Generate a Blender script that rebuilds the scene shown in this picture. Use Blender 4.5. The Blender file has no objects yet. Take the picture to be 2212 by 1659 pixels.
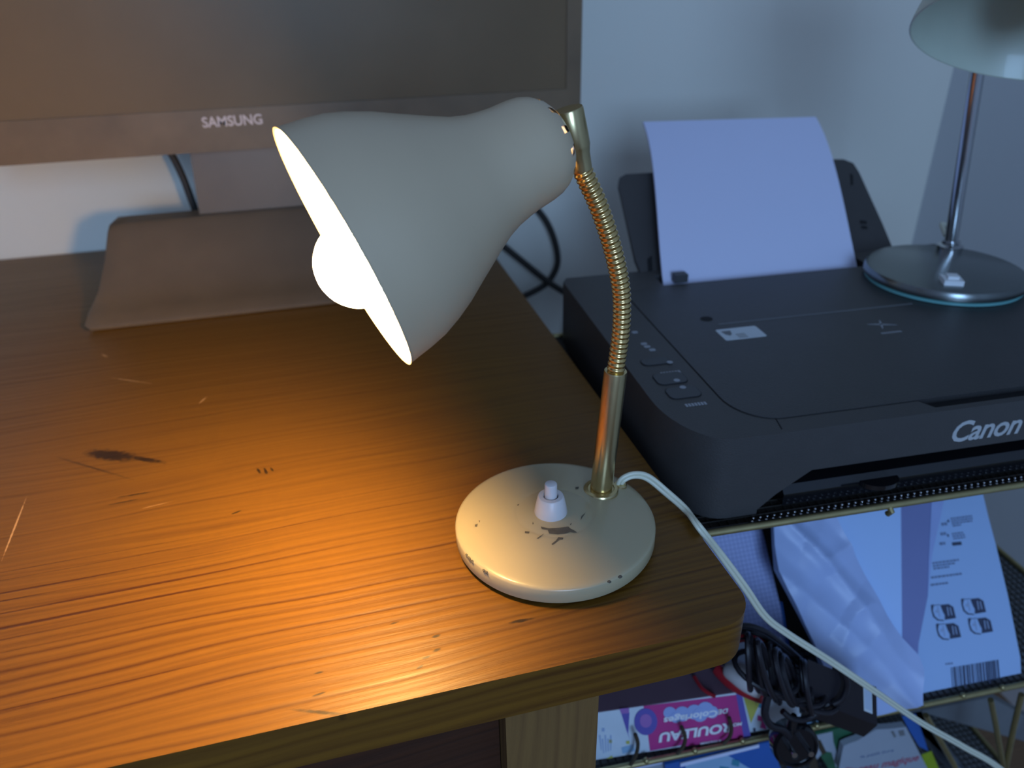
# Desk lamp on a wooden desk, printer on a brass rack beside it.
# Units are metres.  "desk frame": x along the desk's front edge, y away from the viewer, z above the desk top.
# "rack frame": the desk frame turned by YP about z (the printer and the rack stand slightly askew).
import bpy, bmesh, math, random
from mathutils import Vector, Matrix, noise
random.seed(7)
PI = math.pi
sc = bpy.context.scene
COL = sc.collection
DESK_Z = 0.75
CAM_H = 0.30
FPX, PITCH, ROLL, YAW = 1622.89, 0.494920585, -0.0253325999, 0.238404393
YP = -0.0510909187
D = Matrix.Translation((0, 0, DESK_Z))
PF = D @ Matrix.Rotation(YP, 4, 'Z')

# ------------------------------------------------------------------ camera
cp, sp = math.cos(PITCH), math.sin(PITCH)
fwd = Vector((math.sin(YAW) * cp, math.cos(YAW) * cp, -sp))
rgt = Vector((math.cos(YAW), -math.sin(YAW), 0))
upv = rgt.cross(fwd)
cr, sr = math.cos(ROLL), math.sin(ROLL)
rgt, upv = cr * rgt + sr * upv, -sr * rgt + cr * upv
camd = bpy.data.cameras.new('camera')
cam = bpy.data.objects.new('camera', camd)
COL.objects.link(cam)
cam.matrix_world = Matrix(((rgt.x, upv.x, -fwd.x, 0), (rgt.y, upv.y, -fwd.y, 0), (rgt.z, upv.z, -fwd.z, DESK_Z + CAM_H), (0, 0, 0, 1)))
camd.sensor_fit = 'HORIZONTAL'
camd.sensor_width = 36
camd.lens = 36 * FPX / 2212
camd.clip_start = 0.01
camd.dof.use_dof = True
camd.dof.focus_distance = 0.40
camd.dof.aperture_fstop = 7.5
sc.camera = cam


def ray(px, py, rack=True):
    v = (px - 1106) / FPX * rgt - (py - 829.5) / FPX * upv + fwd
    return (Matrix.Rotation(-YP, 3, 'Z') @ v) if rack else v


def at_z(px, py, z, rack=True):      # measured point on a horizontal plane
    v = ray(px, py, rack); t = (z - CAM_H) / v.z
    return Vector((0, 0, CAM_H)) + v * t


def at_y(px, py, y, rack=True):      # measured point on an upright plane
    v = ray(px, py, rack)
    return Vector((0, 0, CAM_H)) + v * (y / v.y)


# the plane that the pouch, bag and folder lean in (rack frame)
LP0 = Vector((0, 0.374, -0.262))
LN = Vector((0, -0.792, 0.610))
LV = Vector((0, 0.610, 0.792))


def lean(px, py, off=0.0):
    p0 = LP0 + LN * off
    v = ray(px, py); o = Vector((0, 0, CAM_H))
    return o + v * ((p0 - o).dot(LN) / v.dot(LN))


# ------------------------------------------------------------------ materials
def new_mat(name):
    m = bpy.data.materials.new(name); m.use_nodes = True
    nt = m.node_tree
    return m, nt, nt.nodes['Principled BSDF']


def N(nt, t, **kw):
    n = nt.nodes.new(t)
    for k, v in kw.items():
        if k == 'i':
            for a, b in v.items():
                n.inputs[a].default_value = b
        else:
            setattr(n, k, v)
    return n


def mat(name, c, rough=0.5, metal=0.0, var=0.08, scale=40, bump=0.0, bscale=200, spec=0.5, emit=None, estr=0, coat=0, trans=0, sub=0):
    m, nt, b = new_mat(name)
    L = nt.links.new
    b.inputs['Roughness'].default_value = rough
    b.inputs['Metallic'].default_value = metal
    b.inputs['Specular IOR Level'].default_value = spec
    b.inputs['Coat Weight'].default_value = coat
    b.inputs['Coat Roughness'].default_value = 0.1
    b.inputs['Transmission Weight'].default_value = trans
    if sub:
        b.inputs['Subsurface Weight'].default_value = sub
        b.inputs['Subsurface Radius'].default_value = (0.01, 0.01, 0.01)
    tc = N(nt, 'ShaderNodeTexCoord')
    nz = N(nt, 'ShaderNodeTexNoise', i={'Scale': scale, 'Detail': 4.0})
    L(tc.outputs['Object'], nz.inputs['Vector'])
    mr = N(nt, 'ShaderNodeMapRange', i={'To Min': 1 - var, 'To Max': 1 + var})
    L(nz.outputs['Fac'], mr.inputs['Value'])
    mx = N(nt, 'ShaderNodeVectorMath', operation='SCALE'); mx.inputs[0].default_value = c[:3]
    L(mr.outputs['Result'], mx.inputs['Scale'])
    L(mx.outputs['Vector'], b.inputs['Base Color'])
    if bump:
        n2 = N(nt, 'ShaderNodeTexNoise', i={'Scale': bscale, 'Detail': 2.0})
        L(tc.outputs['Object'], n2.inputs['Vector'])
        bp = N(nt, 'ShaderNodeBump', i={'Strength': bump, 'Distance': 0.001})
        L(n2.outputs['Fac'], bp.inputs['Height']); L(bp.outputs['Normal'], b.inputs['Normal'])
    if emit:
        b.inputs['Emission Color'].default_value = (*emit, 1)
        b.inputs['Emission Strength'].default_value = estr
    return m


def wood(name, light, dark, rough=0.38, marks=True, axis='X'):
    m, nt, b = new_mat(name)
    L = nt.links.new

    def math_(op, a, c=None, d=None, clamp=False):
        n = N(nt, 'ShaderNodeMath', operation=op, use_clamp=clamp)
        for k, v in enumerate((a, c, d)):
            if v is None: continue
            if isinstance(v, (int, float)): n.inputs[k].default_value = v
            else: L(v, n.inputs[k])
        return n.outputs[0]
    tc = N(nt, 'ShaderNodeTexCoord')
    mp = N(nt, 'ShaderNodeMapping')
    if axis == 'Z': mp.inputs['Rotation'].default_value = (0, PI / 2, 0)
    else: mp.inputs['Rotation'].default_value = (0, 0, math.radians(-2.0))
    L(tc.outputs['Object'], mp.inputs['Vector'])
    sep = N(nt, 'ShaderNodeSeparateXYZ'); L(mp.outputs['Vector'], sep.inputs[0])
    x, y, z = sep.outputs
    w1 = N(nt, 'ShaderNodeTexNoise', i={'Scale': 1.0, 'Detail': 2.0})
    cb = N(nt, 'ShaderNodeCombineXYZ'); L(math_('MULTIPLY', x, 2.6), cb.inputs[0]); L(math_('MULTIPLY', y, 9.0), cb.inputs[1]); L(math_('MULTIPLY', z, 9.0), cb.inputs[2])
    L(cb.outputs[0], w1.inputs['Vector'])
    wob = math_('MULTIPLY', math_('SUBTRACT', w1.outputs['Fac'], 0.5), 0.045)
    yz = math_('ADD', math_('ADD', y, math_('MULTIPLY', z, 0.8)), wob)
    if marks:   # the rings flow round the knot
        dx = math_('MULTIPLY', math_('SUBTRACT', x, -0.245), 6.0)
        dy = math_('MULTIPLY', math_('SUBTRACT', y, 0.44), 22.0)
        dd = math_('ADD', math_('MULTIPLY', dx, dx), math_('MULTIPLY', dy, dy))
        g = math_('POWER', 2.718, math_('MULTIPLY', dd, -1.0))
        yz = math_('ADD', yz, math_('MULTIPLY', g, math_('MULTIPLY', dy, 0.014)))
    # growth rings at two spacings
    r1 = math_('MULTIPLY', math_('ADD', math_('SINE', math_('MULTIPLY', yz, 820.0)), 1.0), 0.5)
    r2 = math_('MULTIPLY', math_('ADD', math_('SINE', math_('MULTIPLY', yz, 1370.0)), 1.0), 0.5)
    r1 = math_('POWER', r1, 3.0); r2 = math_('POWER', r2, 2.0)
    st = N(nt, 'ShaderNodeTexNoise', i={'Scale': 1.0, 'Detail': 5.0, 'Roughness': 0.6})
    cb2 = N(nt, 'ShaderNodeCombineXYZ'); L(math_('MULTIPLY', x, 5.0), cb2.inputs[0]); L(math_('MULTIPLY', yz, 190.0), cb2.inputs[1])
    L(cb2.outputs[0], st.inputs['Vector'])
    fib = N(nt, 'ShaderNodeTexNoise', i={'Scale': 1.0, 'Detail': 3.0, 'Roughness': 0.7})
    cb3 = N(nt, 'ShaderNodeCombineXYZ'); L(math_('MULTIPLY', x, 60.0), cb3.inputs[0]); L(math_('MULTIPLY', yz, 1100.0), cb3.inputs[1])
    L(cb3.outputs[0], fib.inputs['Vector'])
    pat = N(nt, 'ShaderNodeTexNoise', i={'Scale': 1.0, 'Detail': 2.0})
    cb4 = N(nt, 'ShaderNodeCombineXYZ'); L(math_('MULTIPLY', x, 3.0), cb4.inputs[0]); L(math_('MULTIPLY', y, 14.0), cb4.inputs[1]); cb4.inputs[2].default_value = 4.2
    L(cb4.outputs[0], pat.inputs['Vector'])
    # ring contrast fades towards the back of the top and comes and goes in patches
    front = N(nt, 'ShaderNodeMapRange', i={'From Min': 0.34, 'From Max': 0.46, 'To Min': 1.0, 'To Max': 0.42}); L(y, front.inputs['Value'])
    amp = math_('MULTIPLY', front.outputs['Result'] if marks else 0.8, math_('ADD', math_('MULTIPLY', pat.outputs['Fac'], 1.3), 0.15))
    s3 = math_('POWER', math_('MULTIPLY', st.outputs['Fac'], 1.35), 3.0)
    f = math_('ADD', math_('MULTIPLY', math_('ADD', math_('MULTIPLY', r1, 0.40), math_('MULTIPLY', r2, 0.26)), amp), math_('MULTIPLY', s3, 0.55))
    f = math_('ADD', f, math_('MULTIPLY', math_('SUBTRACT', fib.outputs['Fac'], 0.5), 0.30))
    if marks:   # a few deep dark lines left of the lamp
        for (lpx, lpy, lx1, wd, am) in ((300, 1180, -.06, 1300, .55), (300, 1224, -.04, 900, .85), (300, 1241, -.08, 1200, .6), (300, 1268, -.03, 800, .9), (300, 1300, -.05, 700, 1.0), (300, 1324, -.10, 1000, .8), (300, 1350, -.13, 1200, .5), (700, 1375, .02, 1400, .4), (700, 1120, .02, 1500, .45)):
            lp = at_z(lpx, lpy, 0, False); ly = lp.y * .9994 - lp.x * .0349
            q = math_('MULTIPLY', math_('ABSOLUTE', math_('SUBTRACT', math_('ADD', math_('MULTIPLY', wob, .25), y), ly)), wd)
            q = math_('SUBTRACT', 1.0, q, clamp=True)
            e0 = N(nt, 'ShaderNodeMapRange', i={'From Min': lx1 - .12, 'From Max': lx1 + .06, 'To Min': am, 'To Max': 0.0}); L(x, e0.inputs['Value'])
            f = math_('ADD', f, math_('MULTIPLY', q, e0.outputs['Result']))
    ramp = N(nt, 'ShaderNodeValToRGB'); L(f, ramp.inputs['Fac'])
    ramp.color_ramp.elements[0].color = (*light, 1); ramp.color_ramp.elements[0].position = 0.02
    ramp.color_ramp.elements[1].color = (*dark, 1); ramp.color_ramp.elements[1].position = 1.0
    e = ramp.color_ramp.elements.new(0.45); e.color = (*[(a * .62 + c * .38) for a, c in zip(light, dark)], 1)
    colr = ramp.outputs['Color']
    if marks:
        nj = N(nt, 'ShaderNodeTexNoise', i={'Scale': 260.0, 'Detail': 3.0}); L(tc.outputs['Object'], nj.inputs['Vector'])
        s0 = N(nt, 'ShaderNodeSeparateXYZ'); L(tc.outputs['Object'], s0.inputs[0])
        X, Y, Z = s0.outputs
        jit = math_('MULTIPLY', math_('SUBTRACT', nj.outputs['Fac'], 0.5), 1.6)
        dk = None; lt = None
        # px centre, px end -> length axis, half width (m), darkness
        MK = [((182, 975), (300, 992), .0075, 1.0, 0), ((270, 985), (360, 1000), .0030, 1.0, 0), ((250, 1075), (330, 1062), .0009, .8, 0), ((228, 1092), (300, 1078), .0008, .8, 0),
              ((556, 1012), (562, 1022), .0012, 1, 0), ((571, 1012), (577, 1024), .0012, 1, 0), ((584, 1010), (590, 1018), .0010, 1, 0),
              ((502, 1110), (520, 1103), .0010, 1, 0), ((115, 985), (300, 1040), .0013, .45, 0), ((1098, 1346), (1152, 1336), .0013, .85, 0),
              ((935, 1376), (950, 1372), .0011, .9, 0), ((938, 1406), (951, 1401), .0011, .9, 0), ((915, 1422), (927, 1418), .0009, .9, 0),
              ((902, 1444), (912, 1438), .0009, .9, 0), ((680, 1455), (694, 1452), .0009, .9, 0), ((675, 1504), (700, 1496), .0008, .8, 0),
              ((620, 1532), (760, 1545), .0012, .7, 0), ((845, 1348), (860, 1343), .0009, .8, 0),
              ((2, 1215), (58, 1072), .0007, .9, 1), ((233, 815), (330, 829), .0008, .5, 1), ((430, 872), (446, 857), .0008, .6, 1),
              ((300, 1100), (368, 1084), .0006, .35, 1), ((220, 765), (232, 772), .0015, .4, 1)]
        for a, c, hw, am, kind in MK:
            A = at_z(*a, 0, False); B = at_z(*c, 0, False)
            cx_, cy_ = (A.x + B.x) / 2, (A.y + B.y) / 2; hl = (A - B).length / 2 + .001; th = math.atan2(B.y - A.y, B.x - A.x)
            u = math_('MULTIPLY', math_('ADD', math_('MULTIPLY', math_('SUBTRACT', X, cx_), math.cos(th)), math_('MULTIPLY', math_('SUBTRACT', Y, cy_), math.sin(th))), 1 / hl)
            v = math_('MULTIPLY', math_('SUBTRACT', math_('MULTIPLY', math_('SUBTRACT', Y, cy_), math.cos(th)), math_('MULTIPLY', math_('SUBTRACT', X, cx_), math.sin(th))), 1 / hw)
            r = math_('ADD', math_('MULTIPLY', u, u), math_('MULTIPLY', v, v))
            k = math_('MULTIPLY', math_('SUBTRACT', math_('ADD', 1.0, jit), r), 1.4 * am, clamp=True)
            if kind: lt = k if lt is None else math_('MAXIMUM', lt, k)
            else: dk = k if dk is None else math_('MAXIMUM', dk, k)
        top = math_('GREATER_THAN', Z, -0.004)
        mixd = N(nt, 'ShaderNodeMixRGB'); L(math_('MULTIPLY', math_('MULTIPLY', dk, .93), top), mixd.inputs['Fac']); L(colr, mixd.inputs[1]); mixd.inputs[2].default_value = (.014, .007, .003, 1)
        mixl = N(nt, 'ShaderNodeMixRGB'); L(math_('MULTIPLY', math_('MULTIPLY', lt, .6), top), mixl.inputs['Fac']); L(mixd.outputs[0], mixl.inputs[1]); mixl.inputs[2].default_value = (.80, .48, .22, 1)
        colr = mixl.outputs[0]
    L(colr, b.inputs['Base Color'])
    b.inputs['Specular IOR Level'].default_value = 0.35
    rr = N(nt, 'ShaderNodeMapRange', i={'To Min': rough - .07, 'To Max': rough + .14}); L(st.outputs['Fac'], rr.inputs['Value']); L(rr.outputs['Result'], b.inputs['Roughness'])
    bp = N(nt, 'ShaderNodeBump', i={'Strength': 0.35, 'Distance': 0.0006})
    hgt = math_('SUBTRACT', math_('MULTIPLY', fib.outputs['Fac'], .8), math_('MULTIPLY', f, 1.0))
    L(hgt, bp.inputs['Height']); L(bp.outputs['Normal'], b.inputs['Normal'])
    return m


M = {}
M['wood'] = wood('desk_wood', (.168, .074, .0080), (.055, .017, .0025))
M['wood_leg'] = wood('leg_wood', (.20, .11, .035), (.09, .04, .015), rough=.5, marks=False, axis='Z')
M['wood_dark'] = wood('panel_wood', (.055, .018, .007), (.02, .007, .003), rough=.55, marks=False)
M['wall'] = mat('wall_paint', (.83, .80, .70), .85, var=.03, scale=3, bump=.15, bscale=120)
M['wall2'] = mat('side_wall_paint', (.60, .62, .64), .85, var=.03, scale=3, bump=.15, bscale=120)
M['floor'] = wood('floor_boards', (.22, .13, .07), (.10, .05, .03), rough=.5, marks=False)
M['cream'] = mat('cream_enamel', (.41, .350, .215), .33, var=.05, scale=25, bump=.03, bscale=300, coat=.2)
M['shade_out'] = mat('shade_enamel', (.50, .395, .26), .42, var=.04, scale=18)
M['shade_in'] = mat('shade_inner', (.92, .90, .84), .5, var=.02)
M['chip'] = mat('paint_chip', (.10, .085, .06), .7, var=.3, scale=300)
M['brass'] = mat('brass', (.62, .50, .26), .27, 1.0, var=.12, scale=120)
M['brass_neck'] = mat('neck_brass', (.74, .53, .22), .26, 1.0, var=.10, scale=200)
M['brass_wire'] = mat('brass_wire', (.42, .35, .17), .42, .85, var=.25, scale=90)
M['white_plastic'] = mat('white_plastic', (.64, .60, .59), .35, var=.03)
M['bright_plastic'] = mat('bright_plastic', (.80, .83, .84), .3, var=.03)
M['cord'] = mat('cord_plastic', (.66, .66, .52), .4, var=.05, sub=.1)
M['felt'] = mat('felt', (.02, .018, .015), .95, var=.2)
M['bulb'] = mat('lit_bulb', (1, .95, .85), .3, emit=(1.0, .60, .20), estr=375)
M['socket'] = mat('socket', (.75, .73, .68), .5)
M['screen'] = mat('screen_glass', (.190, .125, .066), .38, var=.25, scale=6, spec=.22)
M['bezel'] = mat('bezel_plastic', (.185, .118, .060), .40, var=.30, scale=22, bump=.06, bscale=90)
M['stand'] = mat('stand_plastic', (.135, .094, .056), .38, var=.2, scale=20)
M['mlogo'] = mat('logo_silver', (.62, .50, .44), .4, .2)
M['black'] = mat('printer_plastic', (.050, .047, .046), .48, var=.10, scale=60, bump=.25, bscale=900)
M['lid'] = mat('printer_lid', (.040, .038, .038), .42, var=.12, scale=40, bump=.35, bscale=900)
M['gloss'] = mat('gloss_black', (.008, .008, .010), .12, var=.1, coat=.4)
M['gap'] = mat('gap_black', (.004, .004, .005), .8)
M['grey_print'] = mat('grey_print', (.30, .32, .35), .5)
M['lgrey_print'] = mat('silver_print', (.42, .44, .45), .4)
M['btn'] = mat('button_plastic', (.052, .054, .058), .5)
M['paper'] = mat('paper', (.66, .70, .90), .8, var=.02, scale=8)
M['sticker'] = mat('sticker', (.55, .62, .66), .55)
M['chrome'] = mat('chrome', (.55, .56, .57), .14, 1.0, var=.08)
M['chrome_top'] = mat('brushed_chrome', (.22, .24, .235), .26, 1.0, var=.06)
M['teal'] = mat('teal_glass', (.16, .42, .42), .2, var=.1, spec=.6)
M['shade2'] = mat('shade_cream', (.56, .61, .49), .38, var=.04, coat=.2)
M['opal'] = mat('opal_bulb', (.62, .64, .70), .3)
M['rubber'] = mat('black_rubber', (.03, .026, .022), .5, var=.1)
M['pouch'] = mat('pouch_card', (.36, .52, .80), .55, var=.03, scale=10)
M['ink'] = mat('ink', (.035, .045, .09), .6)
M['ink2'] = mat('ink_soft', (.16, .21, .34), .6)
M['ink3'] = mat('ink_pale', (.32, .42, .62), .6)
M['bag'] = mat('white_polythene', (.40, .50, .78), .42, var=.05, scale=30, spec=.6)
M['folder'] = mat('white_folder', (.45, .64, .98), .5, var=.02)
M['side_shade'] = mat('shaded_card', (.20, .23, .46), .6, var=.03)  # shade tone for the white folder's right side
M['squared'] = None
M['darkbrown'] = mat('dark_brown', (.05, .035, .02), .6)
M['magenta'] = mat('magenta_print', (.50, .05, .24), .45)
M['box_white'] = mat('box_white', (.62, .70, .78), .45, var=.06, scale=60)
M['box_top'] = mat('plum_card', (.15, .09, .12), .55, var=.1)
M['purple'] = mat('purple_print', (.13, .11, .42), .45)
M['purple2'] = mat('badge_pink', (.34, .16, .46), .45)
M['skyblue'] = mat('sky_print', (.33, .42, .74), .45)
M['lettering'] = mat('white_print', (.82, .84, .90), .45)
M['red'] = mat('red_print', (.42, .04, .05), .45)
M['redplastic'] = mat('red_plastic', (.36, .02, .03), .3)
M['green'] = mat('green_print', (.03, .12, .06), .5, var=.4, scale=60)
M['lime'] = mat('lime_print', (.30, .40, .02), .5)
M['yellow'] = mat('yellow_print', (.50, .48, .10), .5)
M['blue'] = mat('blue_print', (.03, .12, .42), .5)
M['ltblue'] = mat('light_blue_print', (.28, .46, .66), .5)
M['teal_print'] = mat('teal_print', (.05, .25, .36), .5)
M['grey_cover'] = mat('grey_cover', (.34, .38, .44), .55, var=.05)
M['grey_mid'] = mat('grey_board', (.16, .17, .18), .6)
M['redink'] = mat('red_ink', (.38, .09, .14), .55)
M['adapter'] = mat('adapter_plastic', (.016, .014, .018), .38, var=.1, spec=.4)


def squared_paper():
    m, nt, b = new_mat('squared_paper'); L = nt.links.new
    tc = N(nt, 'ShaderNodeTexCoord')
    mp = N(nt, 'ShaderNodeMapping'); mp.inputs['Scale'].default_value = (250, 250, 250); mp.inputs['Rotation'].default_value = (math.radians(38), 0, 0)
    L(tc.outputs['Object'], mp.inputs['Vector'])
    s = N(nt, 'ShaderNodeSeparateXYZ'); L(mp.outputs[0], s.inputs[0])
    outs = []
    for k in (0, 2):
        fr = N(nt, 'ShaderNodeMath', operation='FRACT'); L(s.outputs[k], fr.inputs[0])
        lt = N(nt, 'ShaderNodeMath', operation='LESS_THAN'); L(fr.outputs[0], lt.inputs[0]); lt.inputs[1].default_value = .16
        outs.append(lt.outputs[0])
    mxn = N(nt, 'ShaderNodeMath', operation='MAXIMUM'); L(outs[0], mxn.inputs[0]); L(outs[1], mxn.inputs[1])
    mix = N(nt, 'ShaderNodeMixRGB'); L(mxn.outputs[0], mix.inputs['Fac'])
    mix.inputs[1].default_value = (.50, .56, .88, 1); mix.inputs[2].default_value = (.30, .36, .68, 1)
    L(mix.outputs[0], b.inputs['Base Color']); b.inputs['Roughness'].default_value = .8
    return m


M['squared'] = squared_paper()


# ------------------------------------------------------------------ mesh helpers
class G:
    def __init__(s):
        s.bm = bmesh.new(); s.mi = 0

    def _tag(s, faces):
        for f in faces: f.material_index = s.mi

    def merge(s, other):
        me = bpy.data.meshes.new('t'); other.bm.to_mesh(me); s.bm.from_mesh(me); bpy.data.meshes.remove(me); other.bm.free()
        return s

    def bevel(s, w, seg=2, ang=30):
        es = [e for e in s.bm.edges if len(e.link_faces) == 2 and e.calc_face_angle(0) > math.radians(ang)]
        if es: bmesh.ops.bevel(s.bm, geom=es, offset=w, offset_type='OFFSET', segments=seg, profile=.5, affect='EDGES', clamp_overlap=True)
        return s

    def box(s, x0, x1, y0, y1, z0, z1, bev=0, seg=2):
        g = G() if bev else s
        g.mi = s.mi
        vs = [g.bm.verts.new((x, y, z)) for z in (z0, z1) for y in (y0, y1) for x in (x0, x1)]
        fs = [g.bm.faces.new([vs[i] for i in q]) for q in ((0, 2, 3, 1), (4, 5, 7, 6), (0, 1, 5, 4), (2, 6, 7, 3), (0, 4, 6, 2), (1, 3, 7, 5))]
        g._tag(fs)
        if bev:
            g.bevel(bev, seg); s.merge(g)
        return s

    def prism(s, pts, vec, bev=0, seg=2):
        """closed polygon of 3D points swept along vec"""
        g = G() if bev else s
        vec = Vector(vec); pts = [Vector(p) for p in pts]
        nrm = Vector()
        for i in range(len(pts)):
            nrm += pts[i].cross(pts[(i + 1) % len(pts)])
        if nrm.dot(vec) > 0: pts = pts[::-1]
        a = [g.bm.verts.new(p) for p in pts]; b = [g.bm.verts.new(p + vec) for p in pts]
        n = len(pts)
        fs = [g.bm.faces.new(a), g.bm.faces.new(b[::-1])]
        for i in range(n):
            j = (i + 1) % n
            fs.append(g.bm.faces.new((a[j], a[i], b[i], b[j])))
        for f in fs: f.material_index = s.mi
        if bev:
            g.bevel(bev, seg); s.merge(g)
        return s

    def lathe(s, prof, M4=None, n=64, skip=None):
        M4 = M4 or Matrix()
        rings = []
        for r, h in prof:
            if r < 1e-7: rings.append([s.bm.verts.new(M4 @ Vector((0, 0, h)))])
            else: rings.append([s.bm.verts.new(M4 @ Vector((r * math.cos(2 * PI * k / n), r * math.sin(2 * PI * k / n), h))) for k in range(n)])
        for i in range(len(rings) - 1):
            A, B = rings[i], rings[i + 1]
            for k in range(n):
                if skip and skip(i, k): continue
                j = (k + 1) % n
                if len(A) == 1 and len(B) == 1: continue
                if len(A) == 1: f = s.bm.faces.new((A[0], B[k], B[j]))
                elif len(B) == 1: f = s.bm.faces.new((A[j], A[k], B[0]))
                else: f = s.bm.faces.new((A[k], A[j], B[j], B[k]))
                f.material_index = s.mi
        return s

    def tube(s, pts, r, n=10, closed=False, caps=True):
        pts = [Vector(p) for p in pts]; N_ = len(pts)
        rs = r if isinstance(r, (list, tuple)) else [r] * N_
        up = None; rings = []
        for i, p in enumerate(pts):
            if closed: t = pts[(i + 1) % N_] - pts[i - 1]
            else: t = pts[min(i + 1, N_ - 1)] - pts[max(i - 1, 0)]
            t.normalize()
            if up is None:
                up = Vector((0, 0, 1)) if abs(t.z) < .9 else Vector((1, 0, 0))
            a = (up - t * up.dot(t)).normalized(); b = t.cross(a); up = a
            rings.append([s.bm.verts.new(p + rs[i] * (a * math.cos(2 * PI * k / n) + b * math.sin(2 * PI * k / n))) for k in range(n)])
        m = N_ if closed else N_ - 1
        for i in range(m):
            A, B = rings[i], rings[(i + 1) % N_]
            for k in range(n):
                j = (k + 1) % n
                f = s.bm.faces.new((A[k], A[j], B[j], B[k])); f.material_index = s.mi
        if caps and not closed:
            f = s.bm.faces.new(rings[0][::-1]); f.material_index = s.mi
            f = s.bm.faces.new(rings[-1]); f.material_index = s.mi
        return s

    def ball(s, c, r, M3=None, u=16, v=10):
        g = bmesh.ops.create_uvsphere(s.bm, u_segments=u, v_segments=v, radius=1)
        for w in g['verts']:
            q = Vector(w.co)
            q = Vector((q.x * r[0], q.y * r[1], q.z * r[2])) if isinstance(r, (tuple, list)) else q * r
            w.co = (M3 @ q if M3 else q) + Vector(c)
            for f in w.link_faces: f.material_index = s.mi
        return s

    def face(s, pts):
        f = s.bm.faces.new([s.bm.verts.new(p) for p in pts]); f.material_index = s.mi
        return s


def spline(pts, k=8, closed=False):
    pts = [Vector(p) for p in pts]; n = len(pts); out = []
    rng = range(n if closed else n - 1)
    for i in rng:
        if closed: p0, p1, p2, p3 = pts[i - 1], pts[i], pts[(i + 1) % n], pts[(i + 2) % n]
        else: p0, p1, p2, p3 = pts[max(i - 1, 0)], pts[i], pts[i + 1], pts[min(i + 2, n - 1)]
        for j in range(k):
            t = j / k
            out.append(.5 * ((2 * p1) + (p2 - p0) * t + (2 * p0 - 5 * p1 + 4 * p2 - p3) * t * t + (3 * p1 - p0 - 3 * p2 + p3) * t ** 3))
    if not closed: out.append(pts[-1])
    return out


WM = {}


def mk(name, g, m, parent=None, F=D, smooth=35, origin=None):
    bm = g.bm
    bmesh.ops.recalc_face_normals(bm, faces=bm.faces)
    bm.transform(F)
    if parent is not None:
        W = WM[parent]
    elif origin is not None:
        W = F @ Matrix.Translation(origin)
    else:
        xs = [v.co.x for v in bm.verts]; ys = [v.co.y for v in bm.verts]; zs = [v.co.z for v in bm.verts]
        W = Matrix.Translation(((min(xs) + max(xs)) / 2, (min(ys) + max(ys)) / 2, min(zs)))
    bm.transform(W.inverted())
    me = bpy.data.meshes.new(name); bm.to_mesh(me); bm.free()
    for mm in (m if isinstance(m, (list, tuple)) else [m]):
        me.materials.append(mm)
    if smooth:
        for p in me.polygons: p.use_smooth = True
        me.set_sharp_from_angle(angle=math.radians(smooth))
    o = bpy.data.objects.new(name, me); COL.objects.link(o)
    if parent is not None:
        o.parent = parent
    else:
        o.matrix_world = W
    WM[o] = W
    return o


def thing(name, label, cat, loc=(0, 0, 0), F=D, group=None):
    o = bpy.data.objects.new(name, None); COL.objects.link(o)
    o.empty_display_size = .02
    W = F @ Matrix.Translation(loc)
    o.matrix_world = W; WM[o] = W
    return tag(o, label, cat, group)


def tag(o, label=None, cat=None, group=None, kind=None):
    if label: o['label'] = label
    if cat: o['category'] = cat
    if group: o['group'] = group
    if kind: o['kind'] = kind
    return o


def boolcut(o, g, F=D):
    """cut the solid g out of o"""
    bm = g.bm; bmesh.ops.recalc_face_normals(bm, faces=bm.faces); bm.transform(WM[o].inverted() @ F)
    me = bpy.data.meshes.new('cut'); bm.to_mesh(me); bm.free()
    a = bpy.data.objects.new('a', o.data); b = bpy.data.objects.new('b', me)
    COL.objects.link(a); COL.objects.link(b)
    md = a.modifiers.new('b', 'BOOLEAN'); md.operation = 'DIFFERENCE'; md.object = b; md.solver = 'EXACT'
    bpy.context.view_layer.update()
    dg = bpy.context.evaluated_depsgraph_get()
    old = o.data
    nm = bpy.data.meshes.new_from_object(a.evaluated_get(dg))
    mats = list(old.materials)
    bpy.data.objects.remove(a); bpy.data.objects.remove(b); bpy.data.meshes.remove(me)
    nm.name = old.name; o.data = nm
    nm.materials.clear()
    for mm in mats: nm.materials.append(mm)
    for p in nm.polygons:
        if p.material_index >= len(mats): p.material_index = 0
    nm.set_sharp_from_angle(angle=math.radians(35))


def text_g(s, size, P, U, V, ext=.0002, bold=0.0, sx=1.0, align='CENTER', shear=0, space=1.0, g=None):
    """lettering: baseline centre P, reading along U, up V"""
    cu = bpy.data.curves.new('t', 'FONT'); cu.body = s; cu.size = size; cu.extrude = ext; cu.offset = bold
    cu.align_x = align; cu.align_y = 'CENTER'; cu.shear = shear; cu.resolution_u = 3; cu.space_character = space
    o = bpy.data.objects.new('t', cu); COL.objects.link(o)
    bpy.context.view_layer.update()
    me = bpy.data.meshes.new_from_object(o.evaluated_get(bpy.context.evaluated_depsgraph_get()))
    U = Vector(U).normalized(); V = Vector(V); V = (V - U * V.dot(U)).normalized(); W = U.cross(V)
    M4 = Matrix(((U.x * sx, V.x, W.x, P[0]), (U.y * sx, V.y, W.y, P[1]), (U.z * sx, V.z, W.z, P[2]), (0, 0, 0, 1)))
    me.transform(M4)
    g = g or G()
    g.bm.from_mesh(me)
    bpy.data.objects.remove(o); bpy.data.curves.remove(cu); bpy.data.meshes.remove(me)
    return g


def arc(cx, cy, r, a0, a1, n=8, ry=None):
    ry = ry or r
    return [(cx + r * math.cos(math.radians(a0 + (a1 - a0) * i / n)), cy + ry * math.sin(math.radians(a0 + (a1 - a0) * i / n))) for i in range(n + 1)]


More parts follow.
